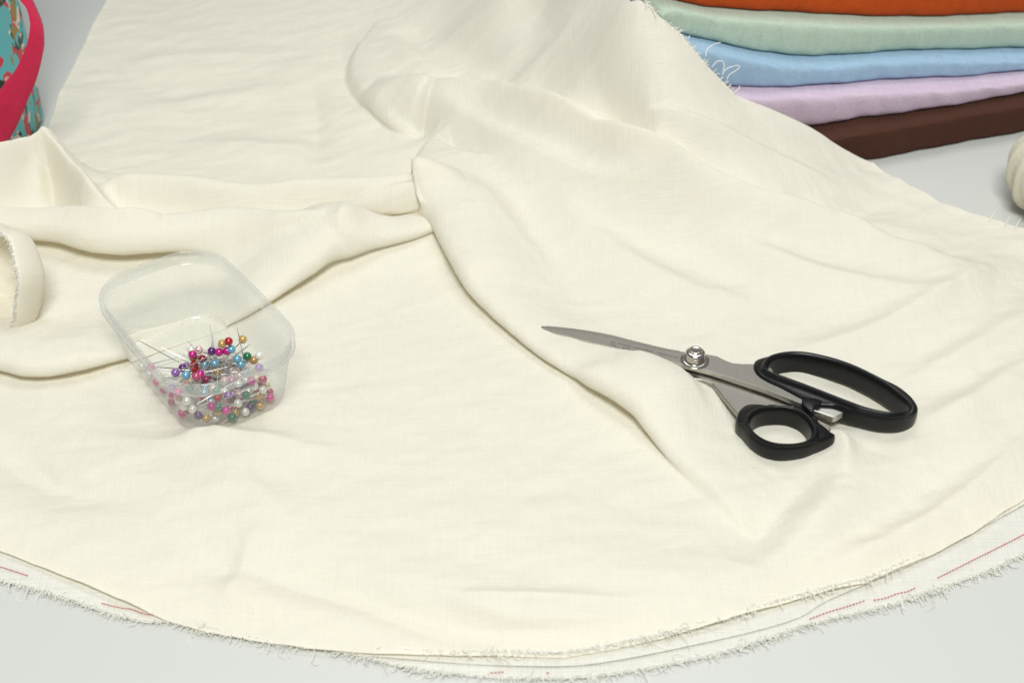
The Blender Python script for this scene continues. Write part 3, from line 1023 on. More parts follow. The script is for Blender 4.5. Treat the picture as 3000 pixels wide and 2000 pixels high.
def floral():
    m, nt, b, out = newmat('floral_teal')
    setp(b, Roughness=0.55)
    tc = node(nt, 'ShaderNodeTexCoord')
    cur = node(nt, 'ShaderNodeRGB')
    cur.outputs[0].default_value = (0.095, 0.45, 0.49, 1)
    cur = cur.outputs[0]

    def layer(cur, col, scale, off, lo, hi, dist=1.0, stretch=(1, 1, 1), vor=False):
        mp = node(nt, 'ShaderNodeMapping')
        mp.inputs['Location'].default_value = off
        mp.inputs['Scale'].default_value = stretch
        nt.links.new(tc.outputs['Object'], mp.inputs['Vector'])
        if vor:
            n = node(nt, 'ShaderNodeTexVoronoi')
            n.inputs['Scale'].default_value = scale
            o_ = n.outputs['Distance']
        else:
            n = node(nt, 'ShaderNodeTexNoise')
            n.inputs['Scale'].default_value = scale
            n.inputs['Detail'].default_value = 2
            n.inputs['Distortion'].default_value = dist
            o_ = n.outputs['Fac']
        nt.links.new(mp.outputs[0], n.inputs['Vector'])
        rr = node(nt, 'ShaderNodeMapRange')
        rr.inputs['From Min'].default_value = lo
        rr.inputs['From Max'].default_value = hi
        nt.links.new(o_, rr.inputs['Value'])
        mx = node(nt, 'ShaderNodeMix', data_type='RGBA')
        nt.links.new(rr.outputs[0], mx.inputs['Factor'])
        nt.links.new(cur, mx.inputs['A'])
        mx.inputs['B'].default_value = (*col, 1)
        return mx.outputs['Result']
    cur = layer(cur, (0.012, 0.03, 0.018), 54, (0.3, 0.2, 0.11), 0.56, 0.585, 1.5, (1, 1, 0.55))
    cur = layer(cur, (0.30, 0.20, 0.03), 88, (1.3, 0.7, 0.5), 0.58, 0.60, 0.6, (1, 1, 0.6))
    cur = layer(cur, (0.55, 0.035, 0.06), 58, (2.3, 0.9, 0.85), 0.575, 0.59, 0.8)
    cur = layer(cur, (0.72, 0.62, 0.58), 95, (2.3, 1.9, 0.4), 0.63, 0.645, 0.5)
    nt.links.new(cur, b.inputs['Base Color'])
    return m


M_floral = floral()
bp0 = at(152, 325, 0.0)
bag = thing('sewing_bag', 'teal floral bag with a pink strap standing at the upper left corner', 'bag', (bp0[0] - 0.074, bp0[1] - 0.034, 0))
rows = []
for zz, f in ((0.0, 0.94), (0.006, 0.985), (0.05, 1.0), (0.12, 1.0), (0.19, 0.985), (0.235, 0.96), (0.24, 0.93)):
    ring = []
    for i in range(72):
        th = 2 * math.pi * i / 72
        e = 0.42
        c_, s_ = math.cos(th), math.sin(th)
        ring.append((bag.location.x + math.copysign(abs(c_) ** e, c_) * 0.075 * f, bag.location.y + math.copysign(abs(s_) ** e, s_) * 0.036 * f * (1 + 0.02 * math.sin(5 * th + zz * 40)), zz))
    rows.append(ring)
link('body', loft(np.array(rows), closed_t=True, flip=True), M_floral, bag)
# piping round the lower edge and the right side seam
pl = [np.array([(bag.location.x + math.copysign(abs(math.cos(t)) ** .42, math.cos(t)) * 0.0755, bag.location.y + math.copysign(abs(math.sin(t)) ** .42, math.sin(t)) * 0.0365, 0.006) for t in np.linspace(-2.4, -0.35, 50)])]
link('piping', tubes(pl, 0.0019, 8, taper=False), simple('pink_piping', (0.60, 0.05, 0.11), 0.6), bag)
# strap: broad ribbon hanging in a loop before the body
z3 = lambda X, Y: (X / 3.733, Y / 3.733)
yl = [((150, -110), (300, -110), .026), ((215, 0), (345, 0), .022), ((290, 100), (405, 130), .018), ((325, 230), (455, 260), .014), ((325, 330), (474, 370), .010), ((300, 460), (478, 500), .007), ((250, 600), (462, 600), .004),
      ((165, 770), (425, 770), .001), ((75, 890), (375, 930), -.002), ((-20, 1010), (310, 1080), -.005), ((-110, 1130), (245, 1240), -.008), ((-210, 1260), (165, 1420), -.010), ((-330, 1420), (60, 1600), -.012)]
y_front = bag.location.y - 0.036
LR = []
for (l, r_, dy) in yl:
    n_ = np.array((0, 1.0, 0))
    a = on_plane(*z3(*l), np.array((0, y_front - 0.014 + dy * 0.5, 0)), n_)
    c_ = on_plane(*z3(*r_), np.array((0, y_front - 0.010 + dy * 0.5, 0)), n_)
    LR.append(np.r_[a, c_])
LR = catmull(np.array(LR), 70)
rows, uvs = [], []
for i, q in enumerate(LR):
    a, c_ = q[:3], q[3:]
    row = [a + (c_ - a) * t + np.array((0, -0.0012 * (1 - (2 * t - 1) ** 2), 0)) for t in np.linspace(0, 1, 9)]
    back = [p + np.array((0, 0.0016, 0)) for p in row[::-1]]
    rows.append(row + back)
    uvs.append([(t * .015, i * .0025) for t in np.linspace(0, 1, 9)] * 2)
link('strap', loft(np.array(rows), closed_t=True, uv=np.array(uvs)), M_pink, bag)

# ------------------------------------------------------------------ gathered ivory bundle at the right edge
M_pouf = fabric('cream_gathered_shaded', (0.68, 0.65, 0.52), 0.1, 0.5, uv=False, scale=0.8)  # base colour darkened: the shade on the bundle is painted into it
pc0 = at(3098, 615, 0.0)
rows = []
for j in range(36):
    ph = math.pi * j / 35
    ring = []
    for i in range(160):
        th = 2 * math.pi * i / 160
        lob = 0.09 * abs(math.sin(7 * th + 0.8 * math.sin(3 * ph))) ** 0.7 + 0.03 * math.sin(17 * th + 5 * ph)
        rr = 0.034 * (0.9 + lob * math.sin(ph)) * (math.sin(ph) ** 0.8)
        ring.append((pc0[0] + rr * math.cos(th), pc0[1] + rr * math.sin(th), 0.024 - 0.0235 * math.copysign(abs(math.cos(ph)) ** 0.9, math.cos(ph)) + 0.003 * math.sin(3 * th) * math.sin(ph)))
    rows.append(ring)
o = link('fabric_bundle', loft(np.array(rows), closed_t=True), M_pouf)
tag(o, 'small gathered cream fabric bundle lying on the table at the right edge', 'fabric')

# ------------------------------------------------------------------ scissors
zc = lambda X, Y: (1500 + X / 1.8816, 900 + Y / 1.8816)
ZT_B = 0.0145   # top of the upper blade


def g2(X, Y, z):
    return at(*zc(X, Y), z)


def slab(poly, z0, z1, bevel=0.0003, seg=1):
    """poly: list of xy (any order), prism between z0 and z1"""
    bm = bmesh.new()
    vs = [bm.verts.new((p[0], p[1], z1)) for p in poly]
    f = bm.faces.new(vs)
    r_ = bmesh.ops.extrude_face_region(bm, geom=[f])
    for v_ in [x_ for x_ in r_['geom'] if isinstance(x_, bmesh.types.BMVert)]:
        v_.co.z = z0
    bmesh.ops.recalc_face_normals(bm, faces=bm.faces[:])
    if bevel:
        ed = [e for e in bm.edges if abs(e.verts[0].co.z - e.verts[1].co.z) < 1e-7]
        bmesh.ops.bevel(bm, geom=ed, offset=bevel, segments=seg, affect='EDGES', profile=0.5)
    return bm_mesh(bm)


sc_c = g2(1007, 300, 0.01)
scissors = thing('scissors', 'steel dressmaking scissors with black plastic handles lying on the ivory cloth', 'scissors', (sc_c[0], sc_c[1], 0.005))
scissors_parts = []
# upper blade: flat top, bevelled cutting side
top = [(140, 99), (200, 104), (300, 113), (420, 129), (540, 151), (650, 179), (760, 206), (860, 229), (940, 243), (1060, 255), (1130, 268), (1170, 288), (1215, 306), (1270, 311), (1340, 311), (1420, 320)]
low = [(1500, 440), (1600, 497), (1640, 520), (1600, 531), (1480, 484), (1400, 452), (1250, 402), (1100, 352), (1000, 326), (900, 304), (860, 294), (780, 276), (700, 258), (620, 238), (540, 216), (440, 192), (320, 160), (240, 141), (170, 118)]
poly = [g2(X, Y, ZT_B)[:2] for X, Y in top + low]
me = slab(poly, ZT_B - 0.0030, ZT_B, 0.00035, 2)
ub = link('upper_blade', me, M_steel, scissors, smooth=False)
me.materials.append(M_steel_edge)
for p in me.polygons:
    if abs(p.normal.z) < 0.6 and p.normal.y < 0: p.material_index = 1
# hollow-ground back bevel, a dark line along the spine
_sp = catmull([tuple(g2(X, Y, ZT_B + 0.00003)) for X, Y in [(160, 104), (300, 118), (420, 135), (540, 158), (650, 187), (760, 214), (860, 236), (920, 247)]], 40)
spe = catmull([tuple(g2(X, Y, ZT_B - 0.0005)) for X, Y in [(150, 99), (300, 112.5), (420, 128.5), (540, 150.5), (650, 178.5), (760, 205.5), (860, 228.5), (925, 240)]], 40)
spb = catmull([tuple(g2(X, Y, ZT_B + 0.00006)) for X, Y in [(165, 106), (300, 122), (420, 140), (540, 164), (650, 192), (760, 217), (860, 237), (925, 245)]], 40)
link('spine_bevel', loft(np.stack([spe, spb], 1)), M_steel, ub)
# lower blade and tang
low_poly = [(150, 112), (300, 130), (560, 180), (860, 262), (1080, 330), (1290, 440), (1330, 470), (1450, 512), (1560, 545), (1500, 552), (1400, 540), (1310, 550), (1262, 590), (1245, 588), (1165, 493), (1105, 418), (1045, 400), (960, 384), (900, 362), (860, 330), (700, 285), (480, 222), (260, 158)]
poly = [g2(X, Y, 0.0105)[:2] for X, Y in low_poly]
me = slab(poly, 0.0078, 0.0106, 0.0003, 1)
lb = link('lower_blade', me, M_steel, scissors, smooth=False)
poly = [g2(X, Y, 0.0105)[:2] for X, Y in [(1640, 585), (1670, 612), (1752, 652), (1757, 668), (1745, 692), (1700, 668), (1660, 630)]]
link('tang_end', slab(poly, 0.0078, 0.0106, 0.0003, 1), M_steel, lb, smooth=False)


def ring_handle(outer, inner, ridge_w, ztop, zflange, zbot, mat, name):
    """outer, inner: matched xy loops"""
    n = len(outer)
    rows = []
    for i in range(n):
        O, I = outer[i], inner[i]
        d = O - I
        wd = max(np.linalg.norm(d), 1e-5)
        e = d / wd
        rw = min(ridge_w, wd * 0.85)
        zf = zflange if wd > ridge_w * 1.25 else ztop - 0.002
        pr = [(0.0003, zbot), (0.0, zbot + 0.001), (0.0, ztop - 0.0028), (rw * 0.10, ztop - 0.0012), (rw * 0.28, ztop - 0.0003), (rw * 0.5, ztop), (rw * 0.72, ztop - 0.0004), (rw * 0.86, ztop - 0.0013),
              (rw * 0.95, zf + 0.0004), (rw * 1.02, zf + 0.0001), (min(rw * 1.15, wd - 0.0008) if wd > rw * 1.2 else rw * 1.03, zf), (wd - 0.0012, zf - 0.0002), (wd - 0.0004, zf - 0.0009), (wd, zf - 0.0024), (wd + 0.0001, (zf + zbot) / 2),
              (wd - 0.0003, zbot + 0.0014), (wd - 0.0012, zbot), (wd * 0.5, zbot - 0.0001)]
        # keep offsets rising
        rows.append([(I[0] + e[0] * q, I[1] + e[1] * q, z) for q, z in pr])
    return loft(np.array(rows), closed_s=True, closed_t=True)


big = [((1328, 340, 14), (1408, 335)), ((1340, 300, 14), (1418, 305)), ((1400, 270, 15), (1450, 280)), ((1470, 252, 15), (1510, 265)), ((1560, 246, 15), (1580, 262)), ((1660, 257, 15), (1665, 273)), ((1800, 290, 15), (1795, 306)), ((1930, 335, 15), (1915, 353)),
       ((2050, 393, 15), (2030, 414)), ((2130, 443, 14), (2105, 466)), ((2195, 505, 13), (2165, 517)), ((2228, 575, 11), (2188, 552)), ((2222, 635, 8), (2180, 572)), ((2185, 675, 6.5), (2150, 580)), ((2115, 698, 6), (2095, 577)), ((2030, 698, 6), (2030, 566)),
       ((1930, 678, 6), (1950, 545)), ((1830, 650, 6), (1860, 512)), ((1760, 590, 10), (1770, 478)), ((1680, 555, 13), (1680, 443)), ((1590, 502, 14.8), (1600, 412)), ((1480, 445, 14.8), (1520, 383)), ((1400, 408, 14.8), (1460, 362)), ((1350, 375, 14.6), (1425, 350))]
oc = closed_curve([tuple(g2(X, Y, z / 1000)[:2]) + tuple(g2(*i_, 0.0178)[:2]) for (X, Y, z), i_ in big], 140)
link('finger_handle', ring_handle(oc[:, :2], oc[:, 2:], 0.0036, 0.0185, 0.0158, 0.0060, M_black, 'finger_handle'), M_black, scissors)
fh = COL.objects[-1]

ic = [(1313, 640), (1325, 600), (1370, 570), (1440, 557), (1520, 561), (1590, 588), (1635, 633), (1652, 682), (1635, 722), (1590, 747), (1530, 754), (1450, 746), (1390, 726), (1340, 690)]
ou = [(1233, 655, 9), (1240, 590, 13), (1258, 555, 13.4), (1300, 527, 13.6), (1400, 529, 13.6), (1480, 546, 13.6), (1570, 553, 13.6), (1645, 575, 13.4), (1695, 630, 13), (1737, 668, 12.6), (1766, 712, 11), (1774, 752, 7), (1757, 786, 5), (1690, 818, 4), (1600, 846, 4), (1480, 858, 4), (1385, 841, 4), (1310, 795, 4), (1262, 727, 5)]
I2 = closed_curve([tuple(g2(X, Y, 0.0148)[:2]) for X, Y in ic], 240)
O2 = closed_curve([tuple(g2(X, Y, z / 1000)[:2]) for X, Y, z in ou], 480)
cen = I2.mean(0)
ang = np.linspace(0, -2 * math.pi, 120, endpoint=False)


def by_angle(L):
    d = L - cen
    t = np.arctan2(d[:, 1], d[:, 0])
    r_ = np.hypot(d[:, 0], d[:, 1])
    o_ = np.argsort(t)
    t, r_ = t[o_], r_[o_]
    aa = (ang + math.pi) % (2 * math.pi) - math.pi
    rr_ = np.interp(aa, np.r_[t[-1] - 2 * math.pi, t, t[0] + 2 * math.pi], np.r_[r_[-1], r_, r_[0]])
    return cen + np.stack([np.cos(aa) * rr_, np.sin(aa) * rr_], 1)


link('thumb_handle', ring_handle(by_angle(O2), by_angle(I2), 0.0034, 0.0156, 0.0136, 0.0040, M_black, 'thumb_handle'), M_black, scissors)
th_ = COL.objects[-1]
# catch between the handles (belongs to the finger handle) and the one under it
cp = [g2(X, Y, 0.0150)[:2] for X, Y in ((1602, 498), (1690, 512), (1712, 522), (1700, 545), (1668, 552), (1660, 585), (1632, 572), (1605, 545), (1596, 528))]
link('catch', slab(cp, 0.0075, 0.0160, 0.0006, 2), M_black, fh)
cp = [g2(X, Y, 0.0130)[:2] for X, Y in ((1540, 556), (1605, 540), (1650, 560), (1672, 600), (1690, 632), (1620, 600))]
link('catch', slab(cp, 0.0060, 0.0135, 0.0006, 2), M_black, th_)
# steel stop between the handles
cp = [g2(X, Y, 0.0135)[:2] for X, Y in ((1640, 548), (1700, 530), (1760, 545), (1822, 570), (1826, 578), (1790, 600), (1770, 604), (1660, 566))]
link('stop_block', slab(cp, 0.0098, 0.0135, 0.0005, 3), M_steel_edge, scissors, smooth=False)


def lathe(prof, c, n=64, knurl=None):
    rows = []
    for i in range(n):
        t = 2 * math.pi * i / n
        row = []
        for k, (r_, z) in enumerate(prof):
            kk = 1.0
            if knurl and k in knurl: kk = 1 + 0.035 * (1 if i % 2 else -1)
            row.append((c[0] + r_ * kk * math.cos(t), c[1] + r_ * kk * math.sin(t), z))
        rows.append(row)
    return loft(np.array(rows), closed_s=True)


pc_ = g2(1007, 292, ZT_B)
Z0 = ZT_B
screw = link('pivot_screw', lathe([(x / 1000, Z0 + z / 1000) for x, z in ((0.88 * r_, 1.0 * h_) for r_, h_ in ((5.7, .9), (5.75, 1.6), (5.75, 3.0), (5.5, 3.3), (5.4, 3.5), (5.75, 3.7), (5.8, 4.0), (5.6, 4.8), (5.0, 5.5), (4.2, 5.8), (3.75, 5.8), (3.65, 6.0), (3.65, 6.5), (3.4, 6.8), (2.9, 6.82), (2.4, 6.7), (0.01, 6.65)))], pc_), M_chrome, scissors)
wp = [(0.95 * x / 1000, Z0 + z / 1000) for x, z in ((7.6, 0.0), (7.55, .35), (7.1, .6), (6.7, .8), (6.3, 1.0), (5.0, 1.0))]
link('knurled_washer', lathe(wp, pc_, 120, knurl=(2, 3)), M_chrome, screw)


# engraving
def engraving(lines):
    allv, allf = [], []
    for txt, p0, p1, hgt in lines:
        cu = bpy.data.curves.new('eng', 'FONT')
        cu.body = txt
        cu.size = 1.0
        to = bpy.data.objects.new('eng', cu)
        COL.objects.link(to)
        dg = bpy.context.evaluated_depsgraph_get()
        me = bpy.data.meshes.new_from_object(to.evaluated_get(dg))
        bpy.data.objects.remove(to)
        co = np.array([v_.co[:] for v_ in me.vertices])
        wd = co[:, 0].max()
        a, b_ = np.array(p0), np.array(p1)
        e = (b_ - a)
        Lx = np.linalg.norm(e)
        e /= Lx
        n_ = np.array((-e[1], e[0]))
        k = Lx / wd
        base = len(allv)
        for x_, y_, _ in co:
            q = a + e * x_ * k + n_ * y_ * hgt / 0.7 + e * y_ * hgt * 0.15
            allv.append((q[0], q[1], ZT_B + 0.00004))
        for p in me.polygons:
            allf.append([base + v_ for v_ in p.vertices])
        bpy.data.meshes.remove(me)
    m2 = bpy.data.meshes.new('engraved_text')
    m2.from_pydata(allv, [], allf)
    m2.update()
    return m2


zt5 = lambda X, Y: at(1560 + X / 3.92, 930 + Y / 3.92, ZT_B)[:2]
em = engraving([('AL  FARAJ  GENERAL  TRADING', zt5(885, 283), zt5(1668, 470), 0.00125), ('TEL.  376 601   DUBAI.', zt5(868, 312), zt5(1490, 472), 0.00125)])
link('engraved_text', em, M_ink, ub, smooth=False)

# ------------------------------------------------------------------ plastic box
def rrect(hx, hy, r, n=24, bul=0.0016):
    out = []
    for q, (sx, sy) in enumerate(((1, 1), (-1, 1), (-1, -1), (1, -1))):
        for t in np.linspace(0, math.pi / 2, n):
            a = t + q * math.pi / 2
            out.append((sx * (hx - r) + r * math.cos(a), sy * (hy - r) + r * math.sin(a)))
    out = np.array(out)
    # densify the straight sides and bow them out a little
    res = []
    m = len(out)
    for i in range(m):
        a, b_ = out[i], out[(i + 1) % m]
        k = 10 if i % n == n - 1 else 1
        for j in range(k):
            res.append(a + (b_ - a) * j / k)
    res = np.array(res)
    ex = (res[:, 0] / hx); ey = (res[:, 1] / hy)
    res[:, 0] += np.sign(ex) * bul * np.clip(1 - ey ** 2, 0, 1) * (np.abs(ex) > .8)
    res[:, 1] += np.sign(ey) * bul * np.clip(1 - ex ** 2, 0, 1) * (np.abs(ey) > .8)
    return res


def box_ring(hx, hy, r, z):
    q = rrect(hx, hy, r)
    xy = BC + q[:, :1] * BU + q[:, 1:] * BN
    return np.c_[xy, np.full(len(xy), z)]


box = thing('pin_box', 'small milky clear plastic box full of pearl-headed pins on the ivory cloth', 'box', (BC[0], BC[1], Z_BASE))
lv = []
for t, r in ((0, .012), (.5, .014), (.9, .0155)):
    pass
rings = [box_ring(HB[0] * f, HB[1] * f, .012 * f, Z_BASE + dz) for f, dz in ((0.02, .0008), (0.5, .0007), (0.86, .0004), (0.93, .0001))]
rings += [box_ring(HB[0] - .0012, HB[1] - .0012, .013, Z_BASE + .0003), box_ring(HB[0], HB[1], .014, Z_BASE + .0016)]
for t in np.linspace(0.08, 0.81, 8):
    rings.append(box_ring(HB[0] + (HR[0] - HB[0]) * t, HB[1] + (HR[1] - HB[1]) * t, .014 + .003 * t, Z_BASE + (Z_RIM - Z_BASE) * t))
link('tub', loft(np.array(rings), closed_t=True), M_pp, box)
# rim band: steps outward, with real thickness
rim = [(0, .80), (0.0017, .805), (0.0023, .82), (0.0023, .975), (0.0019, 1.0), (0.0010, 1.0), (0.0006, .985), (0.0005, .83), (-.0003, .81)]
rings = [box_ring(HR[0] - .0008 + o_, HR[1] - .0008 + o_, .0175 + o_, Z_BASE + (Z_RIM - Z_BASE) * t) for o_, t in rim]
link('rim', loft(np.array(rings), closed_t=True), M_rim, box)


def inside_box(p, marg):
    z = p[2]
    if z < Z_BASE + .0005 + marg or z > Z_RIM + .03: return False
    t = min(1, (z - Z_BASE) / (Z_RIM - Z_BASE))
    hx, hy, r = HB[0] + (HR[0] - HB[0]) * t - marg, HB[1] + (HR[1] - HB[1]) * t - marg, .014
    d = p[:2] - BC
    x, y = abs(d @ BU), abs(d @ BN)
    qx, qy = max(x - hx + r, 0), max(y - hy + r, 0)
    return x < hx and y < hy and math.hypot(qx, qy) < r


# ------------------------------------------------------------------ pins
PEARL = {'white': (0.80, 0.80, 0.72), 'cream': (0.72, 0.62, 0.42), 'gold': (0.55, 0.36, 0.12), 'red': (0.42, 0.006, 0.012), 'crimson': (0.28, 0.006, 0.03), 'magenta': (0.52, 0.008, 0.22), 'hot pink': (0.72, 0.04, 0.32),
         'pale pink': (0.75, 0.50, 0.47), 'rose': (0.50, 0.07, 0.16), 'purple': (0.11, 0.015, 0.16), 'violet': (0.28, 0.13, 0.40), 'light blue': (0.16, 0.40, 0.55), 'green': (0.010, 0.16, 0.065), 'teal green': (0.012, 0.20, 0.12), 'tan': (0.42, 0.26, 0.10)}
PM = {}
for k, c_ in PEARL.items():
    m = simple('pearl_' + k.replace(' ', '_'), c_, 0.22, 0.25)
    bb_ = m.node_tree.nodes['Principled BSDF']
    bb_.inputs['Coat Weight'].default_value = 0.8
    bb_.inputs['Coat Roughness'].default_value = 0.08
    PM[k] = m
HEAD_R = 0.0021
LEN = 0.034
bm = bmesh.new()
bmesh.ops.create_uvsphere(bm, u_segments=20, v_segments=12, radius=HEAD_R)
head_me = {}
hm0 = bm_mesh(bm, 'pearl_head')
for k in PEARL:
    m_ = hm0.copy()
    m_.materials.append(PM[k])
    m_.polygons.foreach_set('use_smooth', np.ones(len(m_.polygons), bool))
    head_me[k] = m_
# shaft along -Z from the head centre
rows = []
for z, r_ in ((-HEAD_R * .8, .00042), (-HEAD_R * 1.25, .00042), (-HEAD_R * 1.3, .00030), (-LEN * .8, .00030), (-LEN * .93, .00019), (-LEN, .00003)):
    rows.append([(r_ * math.cos(a_), r_ * math.sin(a_), z) for a_ in np.arange(6) * math.pi / 3])
shaft_me = loft(np.array(rows), closed_t=True, flip=True)
shaft_me.materials.append(M_pin)
shaft_me.polygons.foreach_set('use_smooth', np.ones(len(shaft_me.polygons), bool))

cp_ = lambda X, Y: (250 + X / 2.613, 700 + Y / 2.613)
placed = []
PINS = []


def free(p):
    return all(np.linalg.norm(p - q) > HEAD_R * 1.75 for q in placed)


def add_pin(col, p, d, label=None, keep=False):
    d = d / np.linalg.norm(d)
    for it in range(60):      # the point stays inside the box
        if inside_box(p + d * LEN, .0005) or keep or d[2] > 0.5: break
        c_ = np.array((BC[0] + BU[0] * .01, BC[1] + BU[1] * .01, Z_BASE + .006)) - p
        d = d + 0.1 * c_ / np.linalg.norm(c_)
        d[2] = max(d[2], (Z_BASE + .0012 - p[2]) / LEN)
        d /= np.linalg.norm(d)
    PINS.append(dict(col=col, p=p, d=d, xy=px_of(p), label=label))
    placed.append(p)


# standing pins above the heap: colour, head px, z mm, a point the shaft passes (px) and its z
TOPS = [('red', (1097, 783), 33, (1125, 985), 14, 'bright red pin standing tallest in the middle of the pin box'),
        ('gold', (1047, 801), 31, (1085, 960), 14, 'gold pin just left of the tallest red pin in the box'),
        ('gold', (1205, 768), 34, (1215, 960), 15, 'gold pin standing upright furthest right beside a bare pin point'),
        ('light blue', (1117, 843), 28, (1040, 990), 13, 'light blue pin peeping out behind the tallest red pin'),
        ('magenta', (1085, 856), 27, (1100, 990), 12, 'magenta pin half hidden behind the shaft of the tallest red pin'),
        ('magenta', (1025, 866), 27, (1085, 975), 15, 'magenta pin standing next to the dark purple one'),
        ('purple', (968, 857), 27, (1065, 960), 15, 'dark purple pin standing above the heap in the box centre'),
        ('pale pink', (868, 848), 28, (880, 950), 16, 'pale pink pin standing beside a magenta one above the heap'),
        ('white', (812, 850), 27, (860, 985), 14, 'white pin partly hidden behind the magenta pin left of centre'),
        ('magenta', (820, 883), 26, (905, 1000), 15, 'bright magenta pin leaning at the left of the standing pins'),
        ('tan', (826, 905), 23, (920, 1000), 13, 'tan pin tucked under the bright magenta pin left of centre'),
        ('crimson', (897, 918), 23, (960, 1010), 14, 'dark crimson pin between pale pink and light blue pins'),
        ('red', (832, 963), 21, (930, 1015), 13, 'upper of two red pins at the left of the heap'),
        ('red', (836, 994), 19, (940, 1030), 12, 'lower of two red pins at the left of the heap'),
        ('light blue', (917, 960), 21, (985, 1020), 14, 'light blue pin right of the two red pins'),
        ('light blue', (990, 950), 21, (1075, 1010), 14, 'light blue pin lying below the dark purple pin'),
        ('light blue', (1163, 918), 23, (1060, 990), 14, 'light blue pin right of centre under crossing shafts'),
        ('light blue', (1190, 957), 20, (1080, 1010), 13, 'lower light blue pin right of centre near the rim'),
        ('green', (1240, 897), 23, (1150, 1000), 14, 'only bright green pin showing above the rim'),
        ('tan', (1291, 927), 21, (1180, 1010), 13, 'tan pin half hidden by the rim beside the green pin'),
        ('white', (1331, 892), 23, (1220, 1010), 13, 'white pin at the right end above the rim'),
        ('purple', (745, 986), 18, (880, 1010), 12, 'purple pin at the left end just above the rim')]
for col_, (X, Y), z, (X2, Y2), z2, lab in TOPS:
    p = at(*cp_(X, Y), z / 1000)
    q = at(*cp_(X2, Y2), z2 / 1000)
    add_pin(col_, p, q - p, label=lab)
# pins seen with the point upward
for (X, Y), zt_, (X2, Y2), zb_, col_, lab in (((1165, 690), 40, (1226, 985), 14, 'cream', 'pin in the box with its bare point sticking up highest'),
                                             ((576, 826), 24, (830, 955), 17, 'crimson', 'pin with its long bare shaft pointing up to the left'),
                                             ((630, 896), 19, (660, 950), 14, 'violet', 'pin with only a short bare point rising at the left'),
                                             ((1182, 865), 26, (1090, 1000), 14, 'green', 'pin whose bare point leans up right behind blue heads'),
                                             ((940, 882), 25, (1040, 985), 14, 'white', 'pin whose bare point leans up left under the purple head')):
    tip = at(*cp_(X, Y), zt_ / 1000)
    q = at(*cp_(X2, Y2), zb_ / 1000)
    d = (tip - q) / np.linalg.norm(tip - q)
    p = tip - d * LEN
    p[2] = max(p[2], Z_BASE + .0035)
    for it in range(40):
        if inside_box(p, HEAD_R): break
        p[:2] += (BC - p[:2]) * 0.05
    add_pin(col_, p, tip - p, label=lab, keep=True)

SEEN = [('white', 435, 972), ('hot pink', 501, 979), ('white', 460, 1040), ('cream', 575, 1066), ('hot pink', 548, 1092), ('cream', 593, 1101), ('rose', 600, 1152), ('violet', 662, 1142), ('hot pink', 708, 1172), ('hot pink', 668, 1197), ('light blue', 600, 1196), ('rose', 653, 1256),
        ('white', 776, 1240), ('white', 756, 1281), ('white', 820, 1302), ('hot pink', 736, 1340), ('purple', 865, 1350), ('gold', 926, 1371), ('white', 993, 1371), ('teal green', 1129, 1371), ('magenta', 966, 1280), ('teal green', 1014, 1286), ('hot pink', 1075, 1311), ('gold', 1008, 1318),
        ('gold', 1150, 1326), ('rose', 1200, 1357), ('white', 1238, 1336), ('purple', 1301, 1321), ('gold', 1346, 1279), ('white', 1388, 1276), ('teal green', 1283, 1259), ('white', 1169, 1256), ('teal green', 1229, 1196), ('teal green', 1003, 1163), ('gold', 1323, 1198), ('hot pink', 1414, 1211),
        ('pale pink', 1448, 1238), ('rose', 1409, 1171), ('rose', 1320, 1160), ('white', 1291, 1126), ('white', 1357, 1152), ('cream', 1388, 1126), ('rose', 1359, 1072), ('cream', 1310, 1062), ('magenta', 1270, 1086), ('violet', 1330, 985), ('violet', 690, 1022), ('rose', 850, 1052), ('light blue', 770, 1042),
        ('rose', 775, 1310), ('magenta', 880, 1035), ('rose', 1350, 1100), ('white', 560, 1050), ('cream', 710, 1215)]
CEN = np.array((BC[0] + BU[0] * .012, BC[1] + BU[1] * .012, 0.012))
for col_, X, Y in SEEN:
    r_ = ray(*cp_(X, Y))
    r_ /= np.linalg.norm(r_)
    t = 0.55
    hit = None
    depth = random.uniform(0, 0.0035)
    ent = None
    while t < 1.0:
        p = CAM + r_ * t
        if p[2] < 0.030 and inside_box(p, HEAD_R + .0003):
            if ent is None: ent = t
            hit = p
            if t - ent > depth and free(p): break
        elif ent is not None: break
        t += 0.0004
    if hit is None:
        hit = at(*cp_(X, Y), Z_BASE + HEAD_R + .0009)      # beside the tub's foot: move it just inside the wall
        for it in range(60):
            if inside_box(hit, HEAD_R + .0002) and free(hit): break
            hit[:2] += (BC - hit[:2]) * 0.02
    p = hit
    # shaft lies across the heap
    d0 = CEN - p
    d0[2] = 0
    a_ = math.atan2(d0[1], d0[0]) + random.gauss(0, 0.45)
    zt_ = random.uniform(-0.15, 0.22) if p[2] < 0.016 else random.uniform(-0.5, -0.1)
    for it in range(80):
        d = np.array((math.cos(a_), math.sin(a_), zt_))
        d /= np.linalg.norm(d)
        if p[2] + d[2] * LEN < Z_BASE + .001: d[2] = (Z_BASE + .001 - p[2]) / LEN
        if inside_box(p + d * LEN, .0006): break
        a_ = math.atan2(d0[1], d0[0]) + random.gauss(0, 0.3 + it * 0.02)
    add_pin(col_, p, d)
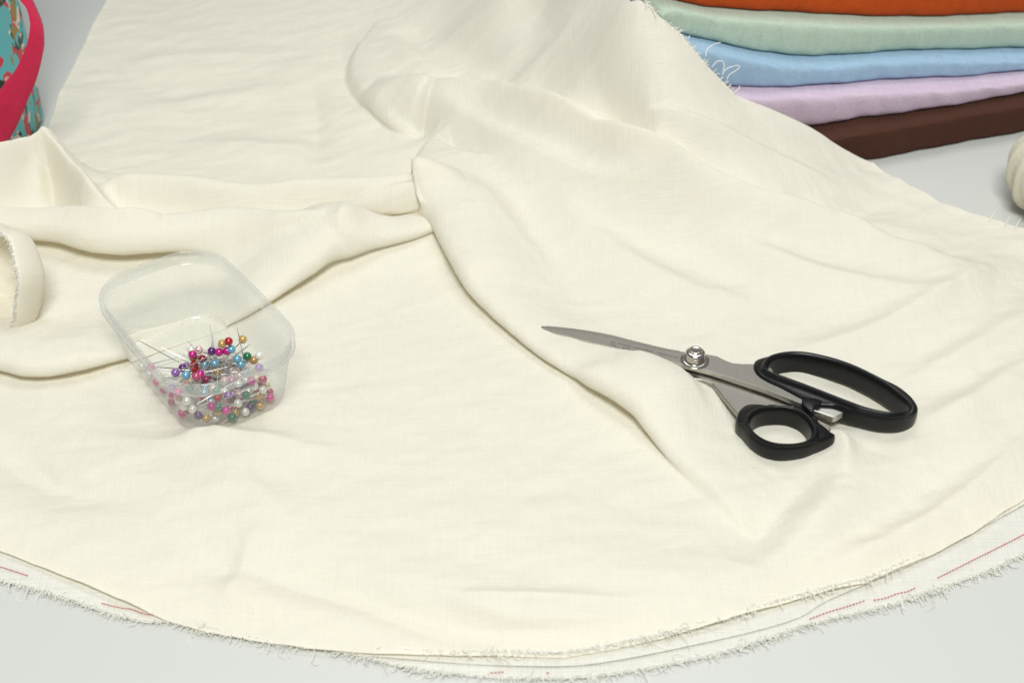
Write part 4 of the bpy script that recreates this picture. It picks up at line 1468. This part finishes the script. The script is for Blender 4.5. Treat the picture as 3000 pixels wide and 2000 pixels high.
# buried pins: only shafts show in the middle of the heap
tries = 0
nb = 0
while nb < 45 and tries < 6000:
    tries += 1
    a_, f = random.uniform(0, 2 * math.pi), random.uniform(0.1, 0.8)
    xy = BC + BU * 0.012 + BU * HB[0] * math.cos(a_) * f + BN * HB[1] * math.sin(a_) * f
    p = np.array((xy[0], xy[1], Z_BASE + random.uniform(.003, .012)))
    # keep the visible front walls for the traced heads
    if (p[1] < BC[1] - 0.004 and f > 0.6) or not inside_box(p, HEAD_R + .0004) or not free(p): continue
    d0 = CEN - p
    aa = math.atan2(d0[1], d0[0]) + random.gauss(0, 0.5)
    d = np.array((math.cos(aa), math.sin(aa), random.uniform(-.1, .25)))
    tip = p + d / np.linalg.norm(d) * LEN
    if not inside_box(tip, .0006): continue
    if (px_of(p)[1] - 700) * 2.613 < 1015: continue
    add_pin(random.choice(['white', 'hot pink', 'rose', 'cream', 'gold', 'violet', 'teal green', 'light blue', 'red', 'pale pink']), p, d, label='buried')
    nb += 1
print('buried', nb, 'pins', len(PINS))

# labels: colour + where it lies behind the box wall; equals are told apart by their height
zones = {}
for q in PINS:
    if q['label'] is None:
        X, Y = (q['xy'][0] - 250) * 2.613, (q['xy'][1] - 700) * 2.613
        if X < 700: zn = 'behind the left wall of the pin box'
        elif X > 1255: zn = 'behind the right wall of the pin box'
        elif Y > 1235: zn = 'on the floor at the front of the pin box'
        else: zn = 'below the front rim of the pin box'
        zones.setdefault((q['col'], zn), []).append(q)
for (col_, zn), L in zones.items():
    L.sort(key=lambda q: q['xy'][1])
    n = len(L)
    for i, q in enumerate(L):
        if n == 1: q['label'] = f'{col_} pearl-headed pin {zn}'
        elif n == 2: q['label'] = f"{('upper', 'lower')[i]} of two {col_} pins {zn}"
        else:
            wds = {3: ('topmost', 'middle', 'lowest'), 4: ('topmost', 'second highest', 'second lowest', 'lowest'), 5: ('topmost', 'second highest', 'middle', 'second lowest', 'lowest')}.get(n) or tuple(('topmost', 'second highest', 'third highest', 'middle', 'third lowest', 'second lowest', 'lowest')[round(j * 6 / (n - 1))] for j in range(n))
            q['label'] = f'{wds[i]} of the {col_} pins {zn}'
for q in PINS:
    lab = q['label']
    buried = lab == 'buried'
    e = thing('sewing_pin', 'pearl-headed pin buried deep in the heap inside the plastic box' if buried else lab, 'pin', tuple(q['p']), 'buried pins in the heap' if buried else 'pearl-headed pins in the plastic box')
    e.rotation_euler = Vector(q['d']).to_track_quat('-Z', 'Y').to_euler()
    for nm, m_ in (('pearl_head', head_me[q['col']]), ('shaft', shaft_me)):
        o = bpy.data.objects.new(nm, m_)
        COL.objects.link(o)
        o.parent = e
